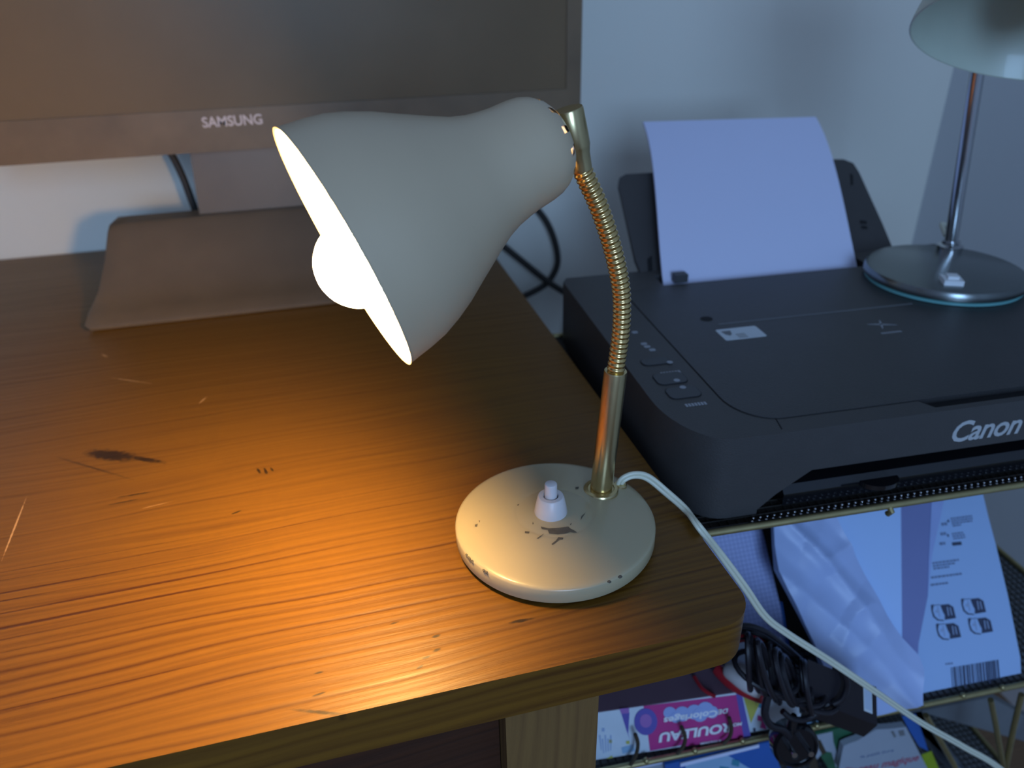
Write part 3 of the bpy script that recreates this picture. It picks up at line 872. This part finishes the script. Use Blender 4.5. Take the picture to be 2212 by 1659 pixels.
for i in range(nu):
    for j in (0, nv): g.bm.faces.new((grid[j][i], grid[j][i + 1], back[j][i + 1], back[j][i]))
tag(mk('printer_paper', g, M['paper'], F=PF), 'stack of blank white paper leaning in the rear tray of the printer', 'paper')

# ------------------------------------------------------------------ chrome lamp on the printer
B2 = Vector((.5347, .5899, ZT + .0006)); R2 = .0703
l2 = thing('desk_lamp', 'unlit lamp with chrome disc base and cream dome shade, standing on the printer', 'lamp', B2, F=PF)
TM = Matrix.Translation(B2)
g = G().lathe([(0, 0), (R2 - .003, 0), (R2 - .0015, .0006), (R2 - .0015, .0032), (0, .0032)], TM, 72); mk('base_pad', g, M['teal'], l2, F=PF)
g = G().lathe([(0, .0032), (R2 - .002, .0032), (R2, .0048), (R2, .0100), (R2 - .0015, .0125), (R2 - .0045, .0138), (0, .0145)], TM, 96)
g.bm.faces.ensure_lookup_table()
mk('base', g, M['chrome_top'], l2, F=PF)
S0 = Vector((.5766, .6358, B2.z + .0135)); S1 = Vector((.5566, .6348, .2124)); sd = (S1 - S0).normalized()
g = G().lathe([(0, 0), (.0120, 0), (.0120, .003), (.0085, .0045), (.0085, .0075), (0, .0075)], Matrix.Translation(S0), 32); mk('collar', g, M['chrome'], l2, F=PF)
S2 = S0 + sd * .325
C2w = Vector((.5223, .47, .2556)); n2 = Vector((-1.1136, -1.0, -3.3915)).normalized()
C2 = Matrix.Rotation(-YP, 3, 'Z') @ C2w; N2 = Matrix.Rotation(-YP, 3, 'Z') @ n2
apex = C2 - N2 * .078
pth = spline([S0 + Vector((0, 0, .004)), S0 + sd * .1, S0 + sd * .2, S0 + sd * .29, S2 + Vector((-.004, -.025, .022)), Vector((.535, .555, .395)), Vector((.528, .51, .385)), apex - N2 * .022, apex - N2 * .004], 10)
g = G().tube(pth, .0062, 20); mk('stem', g, M['chrome'], l2, F=PF)
dome = [(.100, 0), (.0995, .004), (.0970, .014), (.0920, .027), (.0830, .041), (.0700, .054), (.0540, .065), (.0360, .073), (.0200, .077), (0, .0785)]
D2 = axis_mat(C2, -N2)
g = G().lathe(dome + [], D2, 80)
g.lathe([(max(r - .0016, 0), max(h - .0015, 0) if h else 0) for r, h in dome], D2, 80)
g.lathe([(.100, 0), (.0992, -.0006), (.0984, 0)], D2, 80)
bmesh.ops.remove_doubles(g.bm, verts=g.bm.verts, dist=1e-6)
mk('shade', g, M['shade2'], l2, F=PF)
g = G().tube([apex + N2 * .002, apex + N2 * .026], [.016, .016], 24); mk('socket', g, M['socket'], l2, F=PF)
g = G().ball(apex + N2 * .050, .027, None, 28, 18); mk('bulb', g, M['opal'], l2, F=PF)
A = at_z(2055, 607, B2.z + .0155)
def turned(w, h, ang):
    return [(A.x + x * math.cos(ang) - y * math.sin(ang), A.y + x * math.sin(ang) + y * math.cos(ang)) for x, y in ((-w, -h), (w, -h), (w, h), (-w, h))]
g = G().prism([(x, y, B2.z + .0140) for x, y in turned(.0080, .0088, -.42)], (0, 0, .0045), .0012); sw2 = mk('switch_housing', g, M['bright_plastic'], l2, F=PF)
g = G().prism([(x, y, B2.z + .0185) for x, y in turned(.0045, .0045, -.42)], (0, 0, .0028), .0008); mk('rocker', g, M['bright_plastic'], sw2, F=PF)
cz = [(.585, .655, B2.z + .020), (.592, .672, B2.z + .026), (.610, .690, B2.z + .020), (.630, .705, .045), (.66, .72, .0), (.70, .74, -.10)]
g = G().tube(spline(cz, 8), .0022, 10); mk('power_cord', g, M['cord'], l2, F=PF)

# ------------------------------------------------------------------ things standing in the rack, leaning back
def leaning(name, outline, off, thick, m, label, cat, crumple=0, cuts=0, parent=None, nm=None, group=None):
    g = G()
    P = [lean(x, y, off) for x, y in outline]
    P = [p + LV * max(0, (-.2614 - p.z) / LV.z) for p in P]
    if crumple:
        bm = g.bm
        f = bm.faces.new([bm.verts.new(p) for p in P])
        bmesh.ops.triangulate(bm, faces=[f])
        for _ in range(cuts):
            long_ = [e for e in bm.edges if e.calc_length() > .004]
            if not long_: break
            bmesh.ops.subdivide_edges(bm, edges=long_, cuts=1)
            bmesh.ops.triangulate(bm, faces=bm.faces[:])
        front = list(bm.faces)
        r = bmesh.ops.extrude_face_region(bm, geom=front)
        nv_ = [v for v in r['geom'] if isinstance(v, bmesh.types.BMVert)]
        for v in nv_:
            v.co -= LN * thick
        back_ = set(nv_)
        for v in bm.verts:
            if v in back_: continue
            c = v.co
            d = crumple(c)
            v.co += LN * d
        bmesh.ops.recalc_face_normals(bm, faces=bm.faces)
    else:
        g.prism(P, -LN * thick, .0003 if thick > .001 else 0, 1)
    o = mk(name, g, m, parent, F=PF, smooth=50)
    if parent is None: tag(o, label, cat, group)
    return o


pouch = leaning('cartridge_pouch', [(2005, 1075), (2122, 1062), (2136, 1120), (2152, 1180), (2178, 1290), (2204, 1420), (2214, 1490), (1984, 1540), (1975, 1400)], .0000, .006, M['pouch'],
                'flat white packet with barcode and dark leaf shaped symbols, leaning in the rack', 'packet')


def lprint(polys, m, parent, off, name='printing'):
    g = G()
    for poly in polys:
        g.prism([lean(x, y, off) for x, y in poly], LN * .0002)
    return mk(name, g, m, parent, F=PF, smooth=0)


def quadbar(x0, y0, x1, y1, h):     # a thin slanted bar, h high along the sheet's side edge
    return [(x0, y0), (x1, y1), (x1 + h * .24, y1 + h), (x0 + h * .24, y0 + h)]


polys = []
def words(x0, y0, wd, h, n, slope=-.13):
    x = x0; k = 0
    while x < x0 + wd - 2:
        w = random.uniform(3, 8); polys.append(quadbar(x, y0 + (x - x0) * slope, min(x + w, x0 + wd), y0 + (min(x + w, x0 + wd) - x0) * slope, h)); x += w + 1.6
for r in range(4): words(2053 + r * 1.5, 1119 + r * 5.2, 46 - (r == 3) * 28, 3.2, 0)
for r in range(3): words(2056 + r * 1.5, 1152 + r * 5.2, 26, 3.0, 0)
for r in range(3): words(2033 - r * 2, 1130 + r * 21, 12, 6, 0)
for r in range(3): words(2014 + r * 1.0, 1215 + r * 6, 60 - r * 13, 3.6, 0)
words(2011, 1246, 66, 4, 0); words(2010, 1262, 40, 4, 0); words(2042, 1433, 18, 3.4, 0)
lprint(polys, M['ink2'], pouch, .0002)
polys = [quadbar(2056, 1172, 2076, 1170, 7), [(2047, 1122), (2050, 1124), (2050, 1129), (2046, 1127)], [(2046, 1153), (2050, 1156), (2049, 1160), (2046, 1158)]]
# leaf symbols: dark right half with a waist, pale outlined left half
for (cx_, cy_) in ((2037, 1321), (2102, 1308), (2048, 1362), (2117, 1350)):
    polys.append([(cx_ - 6, cy_ - 14), (cx_ + 12, cy_ - 16), (cx_ + 22, cy_ - 10), (cx_ + 28, cy_ + 14), (cx_ + 4, cy_ + 18), (cx_ + 4, cy_ + 8), (cx_, cy_ + 1)])
    ring = [(cx_ - 26, cy_ - 14), (cx_ - 20, cy_ - 15), (cx_ - 22, cy_ - 2), (cx_ - 18, cy_ + 10), (cx_ - 10, cy_ + 17), (cx_ + 2, cy_ + 18.5), (cx_ + 2, cy_ + 20.5), (cx_ - 12, cy_ + 19.5), (cx_ - 21, cy_ + 12), (cx_ - 25, cy_ - 2)]
    polys.append(ring)
    polys.append([(cx_ - 20, cy_ - 13.5), (cx_ - 7, cy_ - 15), (cx_ - 7, cy_ - 14), (cx_ - 20, cy_ - 12.5)])
lprint(polys, M['ink'], pouch, .0002)
polys = []
for (cx_, cy_) in ((2037, 1321), (2102, 1308), (2048, 1362), (2117, 1350)):
    polys += [[(cx_ - 12, cy_ - 10), (cx_ - 10, cy_ - 10), (cx_ - 6, cy_ + 12), (cx_ - 8, cy_ + 12)], [(cx_ - 16, cy_ - 2), (cx_ - 10, cy_ - 3), (cx_ - 9, cy_ + 2), (cx_ - 15, cy_ + 3)]]
lprint(polys, M['ink3'], pouch, .0002)
polys = []
for (cx_, cy_) in ((2037, 1321), (2102, 1308), (2048, 1362), (2117, 1350)):
    polys += [[(cx_ + 8, cy_ - 10), (cx_ + 10, cy_ - 10), (cx_ + 13, cy_ + 9), (cx_ + 11, cy_ + 9)], [(cx_ + 14, cy_ - 9), (cx_ + 16, cy_ - 9), (cx_ + 20, cy_ + 8), (cx_ + 18, cy_ + 8)]]
lprint(polys, M['ink3'], pouch, .0005)
polys = []; x = 2054
random.seed(3)
while x < 2154:
    w = random.choice((1.2, 1.2, 2.2, 3.4)); yy = 1442 - (x - 2054) * .165
    long_ = 3 if int(x) % 13 else 9
    polys.append([(x, yy), (x + w, yy - w * .165), (x + w + 3.6, yy + 42 + long_ - 3), (x + 3.6, yy + 42 + long_ - 3)])
    x += w + random.choice((1.3, 1.6, 2.6))
lprint(polys, M['ink'], pouch, .0002, 'barcode')

fold = leaning('paper_folder', [(1780, 1100), (1946, 1080), (1950, 1520), (1900, 1535), (1800, 1400)], .0055, .0018, M['folder'],
               'smooth white card folder with shade-coloured right side, between crumpled bag and barcode packet', 'folder')
leaning('shaded_side', [(1946, 1078), (2042, 1066), (2033, 1110), (2014, 1197), (2004, 1289), (1984, 1391), (1980, 1500), (1948, 1520)], .0050, .0012, M['side_shade'], None, None, parent=fold)  # right side of the white folder, its shade coloured in as a panel
leaning('folder_edge', [(2013, 1072), (2042, 1066), (2033, 1110), (2014, 1197), (2004, 1289), (2006, 1215)], .0054, .0003, M['skyblue'], None, None, parent=fold)


def crump(c):
    u, v = c.x, (c - LP0).dot(LV)
    w = u * .8 + v * .55           # folds run down towards the right
    a = noise.noise(Vector((w * 26, v * 7, .3)))
    b = noise.noise(Vector((u * 48, v * 40, 1.7)))
    f2 = noise.noise(Vector((u * 18 - v * 9, v * 14, 5.1)))
    d = .0050 * (1 - min(1, abs(a) * 2.6)) + .0035 * (1 - min(1, abs(f2) * 3.0)) + .0012 * b
    return .003 + d


bag = leaning('plastic_bag', [(1668, 1136), (1730, 1128), (1796, 1116), (1815, 1150), (1827, 1171), (1850, 1215), (1871, 1255), (1890, 1292), (1907, 1329), (1940, 1375), (1973, 1413), (1981, 1440), (1979, 1518), (1896, 1541), (1800, 1560), (1790, 1500), (1757, 1392), (1727, 1332), (1697, 1275), (1674, 1232), (1670, 1180)],
              .0085, .002, M['bag'], 'crumpled white plastic bag standing behind the power adapter', 'bag', crumple=crump, cuts=7)
nb = leaning('squared_notebook', [(1470, 1160), (1646, 1143), (1668, 1235), (1686, 1310), (1702, 1420), (1560, 1440), (1480, 1300)], -.030, .006, M['squared'],
             'squared paper pad standing in the rack just right of the desk corner', 'notebook')
leaning('notebook_spine', [(1686, 1300), (1690, 1300), (1710, 1425), (1702, 1425)], -.0295, .0065, M['blue'], None, None, parent=nb)
leaning('added_gap_panel', [(1640, 1120), (1800, 1100), (1830, 1420), (1700, 1440)], -.060, .006, M['darkbrown'], 'dark brown added panel in the gap behind squared pad and bag', 'case')  # dark panel added behind pad and bag to fill the gap

# ------------------------------------------------------------------ colouring roll box, lower tier
ZS = -.2656
bl, br = Vector((.129, .3770, ZS)), Vector((.2520, .3706, ZS))
bt = .0590
ubx = (br - bl).normalized(); nb_ = Vector((ubx.y, -ubx.x, 0))      # front normal
if nb_.y > 0: nb_ = -nb_
box = thing('colouring_roll_box', 'pink and white box lettered ROULEAU upside down, lying on the lower shelf', 'box', (.18, .41, ZS), F=PF)
g = G().prism([bl, br, br - nb_ * .058, bl - nb_ * .058], (0, 0, bt), .0006, 1); mk('carton', g, M['box_top'], box, F=PF)


def bf(px, py, off=.0004):      # measured point on the box front
    o = Vector((0, 0, CAM_H)); v = ray(px, py); p0 = bl + nb_ * off
    q_ = o + v * ((p0 - o).dot(nb_) / v.dot(nb_))
    return Vector((max(q_.x, bl.x + .001), q_.y, max(q_.z, ZS + .0004)))


def bprint(polys, m, off, name, parent=box):
    g = G()
    for poly in polys: g.prism([bf(x, y, off) for x, y in poly], nb_ * .0001)
    return mk(name, g, m, parent, F=PF, smooth=0)


up_ = Vector((0, 0, 1)); p0_ = bl + nb_ * .0003 + ubx * .0006; w_f = (br - bl).length - .0012
g = G().prism([p0_ + up_ * .0008, p0_ + ubx * w_f + up_ * .0008, p0_ + ubx * w_f + up_ * (bt - .0008), p0_ + up_ * (bt - .0008)], -nb_ * .0002); mk('white_panel', g, M['box_white'], box, F=PF, smooth=0)
bprint([[(1390, 1525), (1598, 1500), (1616, 1600), (1480, 1628), (1476, 1609), (1404, 1622), (1400, 1590)]], M['magenta'], .0004, 'pink_panel')
bprint([[(1590, 1500), (1602, 1498), (1622, 1592), (1616, 1602), (1606, 1598)]], M['purple'], .0006, 'purple_edge')
bprint([[(1395 + 25 * math.cos(t), 1559 + 29 * math.sin(t)) for t in [2 * PI * k / 24 for k in range(24)]]], M['purple'], .0007, 'badge')
bprint([[(1395 + 13 * math.cos(t), 1557 + 15 * math.sin(t)) for t in [2 * PI * k / 16 for k in range(16)]], [(1338, 1531), (1359, 1529), (1359, 1540), (1342, 1542)]], M['purple2'], .0009, 'badge_centre')
bprint([[(1342, 1541), (1360, 1539), (1357, 1585), (1362, 1600), (1354, 1580)]], M['purple'], .0006, 'pennant')
cl = []
for cx_, cy_, r in ((1447, 1540, 14), (1474, 1542, 17), (1500, 1538, 17), (1524, 1533, 18), (1538, 1538, 14), (1460, 1550, 12), (1512, 1544, 16)):
    cl.append([(cx_ + r * math.cos(t), cy_ + r * .95 * math.sin(t)) for t in [2 * PI * k / 18 for k in range(18)]])
for k, c in enumerate(cl): bprint([c], M['skyblue'], .0007 + .00005 * k, 'cloud')
bprint([[(1342, 1615), (1368, 1608), (1372, 1622), (1345, 1628)]], M['ltblue'], .0005, 'blue_patch')
bprint([[(1310, 1640), (1322, 1632), (1324, 1645), (1314, 1650)], [(1316, 1598), (1322, 1598), (1322, 1605), (1316, 1605)], [(1352, 1601), (1360, 1600), (1360, 1607), (1353, 1607)]], M['yellow'], .0005, 'yellow_marks')
bprint([[(1294 + 6 * k, 1588 + (k % 2) * 8), (1297 + 6 * k, 1588 + (k % 2) * 8), (1300 + 5 * k, 1620 + (k * 7) % 9), (1298 + 5 * k, 1620 + (k * 7) % 9)] for k in range(5)] + [[(1300, 1573), (1306, 1573), (1306, 1580), (1300, 1580)]], M['ink3'], .0005, 'sketch_lines')
U_ = bf(1440, 1590) - bf(1600, 1566)
def btext(s, size, px, py, m, bold=.0003, sx=1, off=.0012, wpx=None, name='lettering'):
    P = bf(px, py, off)
    g = text_g(s, size, P, -ubx, (0, 0, -1), .0001, bold, sx)
    return mk(name, g, m, box, F=PF, smooth=0)
btext('ROULEAU', .0158, 1503, 1581, M['lettering'], .0006, .88, name='title_lettering')
btext('Coloriages', .0110, 1492, 1548, M['lettering'], .0003, .95)
btext('DE', .0080, 1562, 1536, M['lettering'], .0002, .85)
btext('MON', .0055, 1588, 1565, M['lettering'], .0002, .9)
btext('A COLORIER', .0032, 1535, 1603, M['lettering'], .0001, 1.0)

# patterned card beside the box
cd = thing('patterned_card_box', 'small white carton with pink butterfly print beside the pink box', 'box', (.285, .39, ZS), F=PF)
c0, c1 = Vector((.2545, .3740, ZS)), Vector((.3110, .3708, ZS)); uc = (c1 - c0).normalized(); ncd = Vector((uc.y, -uc.x, 0))
if ncd.y > 0: ncd = -ncd
g = G().prism([c0, c1, c1 - ncd * .05, c0 - ncd * .05], (0, 0, .0520), .0008, 1); mk('carton', g, M['box_white'], cd, F=PF)


def cf(px, py, off=.0004):
    o = Vector((0, 0, CAM_H)); v = ray(px, py); p0 = c0 + ncd * off
    q_ = o + v * ((p0 - o).dot(ncd) / v.dot(ncd))
    return Vector((q_.x, q_.y, max(q_.z, ZS + .0004)))


for polys, m in (([[(1606, 1505), (1627, 1500), (1640, 1520), (1622, 1562)]], M['yellow']), ([[(1628, 1500), (1650, 1498), (1650, 1532), (1632, 1525)]], M['teal_print']),
                 ([[(1637, 1545), (1650, 1550), (1660, 1540), (1664, 1556), (1652, 1558), (1655, 1575), (1642, 1572), (1646, 1558), (1636, 1556)]], M['magenta']), ([[(1627, 1573), (1632, 1573), (1632, 1580), (1627, 1580)]], M['ink']),
                 ([[(1708, 1572), (1765, 1556), (1768, 1568), (1710, 1580)]], M['ltblue'])):
    g = G()
    for p in polys: g.prism([cf(x, y) for x, y in p], ncd * .0002)
    mk('printing', g, m, cd, F=PF, smooth=0)

# ribbon and rolled white and red thing on top of the box
zt2 = ZS + bt
g = G()
A = at_z(1560, 1470, zt2 + .001)
g.tube(spline([at_z(1500, 1462, zt2 + .0025), at_z(1518, 1488, zt2 + .0025), at_z(1545, 1505, zt2 + .0025)], 6), .0016, 8)
tag(mk('ribbon', g, M['redplastic'], F=PF), 'thin dark red ribbon lying across top of the pink lettered box', 'ribbon')
wr = thing('sweet_wrapper', 'shiny white and red curled wrapper beside the black cable coil, over the pink box', 'wrapper', at_z(1610, 1470, zt2 + .001), F=PF)
p0, p1 = at_z(1572, 1446, zt2 + .012), at_z(1650, 1494, zt2 + .012)
g = G().tube(spline([p0, p0.lerp(p1, .3) + Vector((0, 0, .003)), p0.lerp(p1, .7) + Vector((0, 0, .002)), p1], 6), [.0068 + .0035 * math.sin(PI * k / 18) for k in range(19)], 20); mk('white_roll', g, M['white_plastic'], wr, F=PF)
q0, q1 = at_z(1552, 1456, zt2 + .006), at_z(1650, 1508, zt2 + .006)
g = G().tube(spline([q0 + Vector((0, .004, .002)), q0.lerp(q1, .3), q0.lerp(q1, .7), q1], 6), [.0048 + .002 * math.sin(PI * k / 18) for k in range(19)], 16); mk('red_edge', g, M['redplastic'], wr, F=PF)

# ------------------------------------------------------------------ power adapter with its coil and plug, in front of the lower tier
ad = thing('power_adapter', 'black power adapter with coiled cable and hanging plug, over the lower rim', 'power adapter', (.33, .35, -.262), F=PF)
a0, a1 = at_y(1745, 1424, .352), at_y(1893, 1484, .346)
ua = (a1 - a0).normalized()
dn = (at_y(1895, 1567, .338) - a1)          # down the labelled face
na = ua.cross(dn).normalized()
if na.y > 0: na = -na
g = G().prism([a0, a1, a1 + dn, a0 + dn], at_y(1866, 1592, .352) - at_y(1895, 1567, .338), .0015, 3)
ab = mk('adapter_body', g, M['adapter'], ad, F=PF)
wl = (a1 - a0).length; hl = dn.length; dv = dn.normalized()
lb = a1 - ua * .0150 + dv * (hl * .12)
g = G().prism([lb, lb + ua * .0095, lb + ua * .0095 + dv * hl * .62, lb + dv * hl * .62], na * .0003); lo = mk('label', g, M['sticker'], ab, F=PF)
g = G()
for k in range(7): 
    s_ = lb + ua * (.0012 + .0011 * k) + na * .0003 + dv * .002
    g.prism([s_, s_ + ua * .0005, s_ + ua * .0005 + dv * hl * .5, s_ + dv * hl * .5], na * .0001)
mk('label_print', g, M['ink3'], lo, F=PF, smooth=0)
random.seed(11)
g = G()
cc = at_y(1695, 1468, .352)
for k in range(11):         # loops standing side by side
    f_ = k / 10
    c = at_y(1618 + 128 * f_, 1430 + 56 * f_, .350 + .012 * math.sin(k * 1.7))
    hh = .030 - .008 * abs(f_ - .4) + random.uniform(-.003, .003); ww = .010 + random.uniform(-.002, .003)
    tilt = math.radians(-18 + random.uniform(-9, 9))
    pts = []
    for j in range(26):
        t = 2 * PI * j / 26
        v = Vector((math.cos(t) * ww * .55, math.cos(t) * ww * 1.1, math.sin(t) * hh))
        v = Matrix.Rotation(tilt, 3, 'Y') @ v
        pts.append(c + v)
    g.tube(pts, .0022, 8, closed=True)
for k in range(4):          # turns wound round the bundle
    c0_ = at_y(1655 + 30 * k, 1452 + 14 * k, .350)
    pts = []
    for j in range(24):
        t = 2 * PI * j / 24
        v = Vector((math.cos(t) * .026, math.sin(t) * .017, -math.cos(t) * .013 + math.sin(t) * .003))
        pts.append(c0_ + v)
    g.tube(pts, .0021, 8, closed=True)
mk('cable_coil', g, M['adapter'], ad, F=PF)
g = G().tube(spline([at_y(x, y, d) for x, y, d in ((1660, 1500, .345), (1652, 1540, .341), (1664, 1566, .339), (1690, 1575, .338), (1704, 1590, .338))], 8), .0030, 10)
g.tube(spline([at_y(x, y, d) for x, y, d in ((1690, 1536, .343), (1712, 1552, .340), (1745, 1552, .341), (1790, 1520, .343))], 8), .0024, 10)
g.tube(spline([at_y(x, y, d) for x, y, d in ((1800, 1440, .350), (1822, 1452, .344), (1830, 1480, .342), (1820, 1508, .340), (1800, 1520, .341))], 8), .0024, 10)
mk('cable', g, M['adapter'], ad, F=PF)
pc_ = at_y(1712, 1622, .338)
g = G(); PMt = axis_mat(pc_ + Vector((.002, .012, .004)), (-.15, -1, .35))
g.lathe([(0, -.004), (.010, -.002), (.0165, .002), (.0188, .010), (.0185, .016), (.0165, .0185), (.0150, .0185), (.0145, .0165), (0, .0165)], PMt, 40)
g.lathe([(.0040, 0), (.0040, .020), (.0022, .026)], Matrix.Translation(at_y(1704, 1592, .342)), 16)
plg = mk('plug', g, M['gloss'], ad, F=PF)
g = G()
for dx in (-.0065, .0065):
    g.tube([PMt @ Vector((dx, .002, .0165)), PMt @ Vector((dx, .002, .029))], .0022, 12)
mk('prongs', g, M['chrome'], plg, F=PF)
g = G().tube([PMt @ Vector((-.001, -.008, .0168)), PMt @ Vector((-.001, -.008, .0172))], .0028, 14); mk('earth_socket', g, M['gap'], plg, F=PF)

# red and black leads behind the coil
g = G()
for k, (yy, zz) in enumerate(((0, 0), (.004, -.004))):
    g.tube(spline([at_y(x, y + 10 * k, .372 + .004 * k) for x, y in ((1560, 1395), (1600, 1372), (1640, 1378), (1680, 1400), (1720, 1440))], 8), .0020, 8)
tag(mk('red_lead', g, M['redplastic'], F=PF), 'dark red leads arching behind the black cable coil by the desk corner', 'cable')
g = G()
for k in range(3):
    g.tube(spline([at_y(x, y + 12 * k, .366 + .003 * k) for x, y in ((1555, 1375), (1600, 1352), (1645, 1360), (1690, 1390), (1730, 1425))], 8), .0021, 8)
tag(mk('black_lead', g, M['adapter'], F=PF), 'black leads arching out from under the desk corner above the red ones', 'cable')

# ------------------------------------------------------------------ books on the lowest tier
def book(name, outline, y, thick, m, label, cat='book'):
    t = thing(name, label, cat, Vector((0, 0, -.4972)) + Vector((at_y(*outline[0], y).x, y, 0)), F=PF)
    P = [at_y(*p, y) for p in outline]
    P = P[:2] + [Vector((P[1].x + (P[1].x - P[0].x) * .0, y, -.4970)), Vector((P[0].x, y, -.4970))] if len(outline) == 2 else P
    P = [Vector((p.x, p.y, max(p.z, -.4968))) for p in P]
    g = G().prism(P, (0, thick, 0), .0006, 1); mk('cover', g, m, t, F=PF)
    return t


def yprint(polys, m, y, parent, name='printing'):
    g = G()
    for p in polys: g.prism([at_y(a, b, y) for a, b in p], (0, -.0002, 0))
    return mk(name, g, m, parent, F=PF, smooth=0)


b1 = book('blue_booklet', [(1436, 1652), (1664, 1602), (1712, 1990), (1470, 2020)], .385, .008, M['blue'], 'blue booklet with pale squares, top edge just under the lower rim')
yprint([[(1480, 1650), (1570, 1630), (1620, 1660), (1640, 1740), (1490, 1740)]], M['ltblue'], .3848, b1)
yprint([[(1582, 1640), (1598, 1643), (1596, 1656), (1580, 1652)], [(1555, 1655), (1575, 1658), (1573, 1672), (1554, 1668)]], M['teal_print'], .3845, b1)
g = G().prism([at_y(1470, 1650, .383), at_y(1640, 1609, .383), at_y(1640, 1615, .383), at_y(1470, 1657, .383)], (0, .001, 0)); mk('page_edge', g, M['paper'], b1, F=PF)
b2 = book('magazine', [(1320, 1672), (1452, 1645), (1470, 2000), (1330, 2020)], .395, .006, M['grey_cover'], 'pale magazine just left of the blue booklet under the lower rim', 'magazine')
yprint([[(1330, 1662), (1452, 1637), (1452, 1645), (1330, 1670)]], M['paper'], .3945, b2)
b3 = book('picture_book', [(1745, 1588), (1890, 1556), (1930, 1980), (1790, 2000)], .400, .010, M['green'], 'dark green picture book with grey and white animal cover behind plug')
yprint([[(1752, 1590), (1798, 1580), (1800, 1602), (1812, 1640), (1806, 1660), (1796, 1625), (1780, 1622), (1765, 1640), (1750, 1620)]], M['grey_cover'], .3996, b3)
yprint([[(1760, 1600), (1772, 1598), (1785, 1625), (1776, 1630)], [(1748, 1638), (1762, 1632), (1768, 1662), (1750, 1662)]], M['darkbrown'], .3992, b3)
b4 = book('grey_book', [(1862, 1594), (1892, 1576), (1925, 1574), (1950, 1571), (1957, 1570), (1993, 1640), (2045, 1740), (2100, 1950), (1860, 1990), (1812, 1660), (1822, 1612), (1834, 1606), (1852, 1600)], .391, .006, M['grey_cover'], 'pale grey book with red handwritten lettering under the adapter')
A = at_y(1905, 1652, .3908)
g = text_g('Pinceau magique', .0155, A, (at_y(2000, 1634, .39) - at_y(1830, 1668, .39)), (0, 0, 1), .0001, .0002, .80); mk('lettering', g, M['redink'], b4, F=PF, smooth=0)
A = at_y(1895, 1628, .3908)
g = text_g('le petit livre', .0062, A, (at_y(2000, 1605, .39) - at_y(1830, 1640, .39)), (0, 0, 1), .0001, 0, 1.2); mk('lettering', g, M['ink2'], b4, F=PF, smooth=0)
yprint([[(1924, 1580), (1930, 1579), (1936, 1590), (1932, 1594)], [(1940, 1579), (1952, 1577), (1955, 1588), (1944, 1590)]], M['grey_mid'], .3908, b4)
b5 = book('striped_book', [(1948, 1545), (1990, 1536), (2030, 1640), (2080, 1760), (2080, 1990), (2000, 2000)], .402, .008, M['grey_cover'], 'book edge with blue and lime green stripes right of grey book')
yprint([[(1948, 1547), (1978, 1541), (1998, 1600), (2005, 1622), (1985, 1612), (1965, 1580)]], M['blue'], .4016, b5)
yprint([[(1990, 1630), (2012, 1622), (2030, 1665), (2050, 1700), (2015, 1700)]], M['lime'], .4016, b5)
b6 = book('grey_box_file', [(1985, 1537), (2140, 1506), (2200, 1800), (2060, 1990)], .440, .012, M['grey_mid'], 'plain dark grey board standing right of the striped book', 'box file')

# ------------------------------------------------------------------ light
w = bpy.data.worlds.new('room_light'); sc.world = w; w.use_nodes = True
bg = w.node_tree.nodes['Background']
bg.inputs['Color'].default_value = (.44, .60, 1.0, 1); bg.inputs['Strength'].default_value = .30
ld = bpy.data.lights.new('window_daylight', 'AREA'); ld.shape = 'RECTANGLE'; ld.size = .6; ld.size_y = .85
ld.color = (.36, .60, 1.0); ld.energy = 22
lo_ = bpy.data.objects.new('window_daylight', ld); COL.objects.link(lo_)
lo_.location = (-.12, -1.6, DESK_Z + .62)
lo_.rotation_euler = (Vector((.3, .9, DESK_Z + .05)) - Vector(lo_.location)).to_track_quat('-Z', 'Y').to_euler()

vs = sc.view_settings
sc.display_settings.display_device = 'sRGB'
vs.view_transform = 'Standard'; vs.look = 'None'; vs.gamma = 1.0; vs.exposure = 0.0; vs.use_curve_mapping = False
sc.cycles.use_denoising = True
sc.cycles.max_bounces = 6
sc.cycles.diffuse_bounces = 3
sc.cycles.glossy_bounces = 4
sc.cycles.transmission_bounces = 2
sc.cycles.sample_clamp_indirect = 6
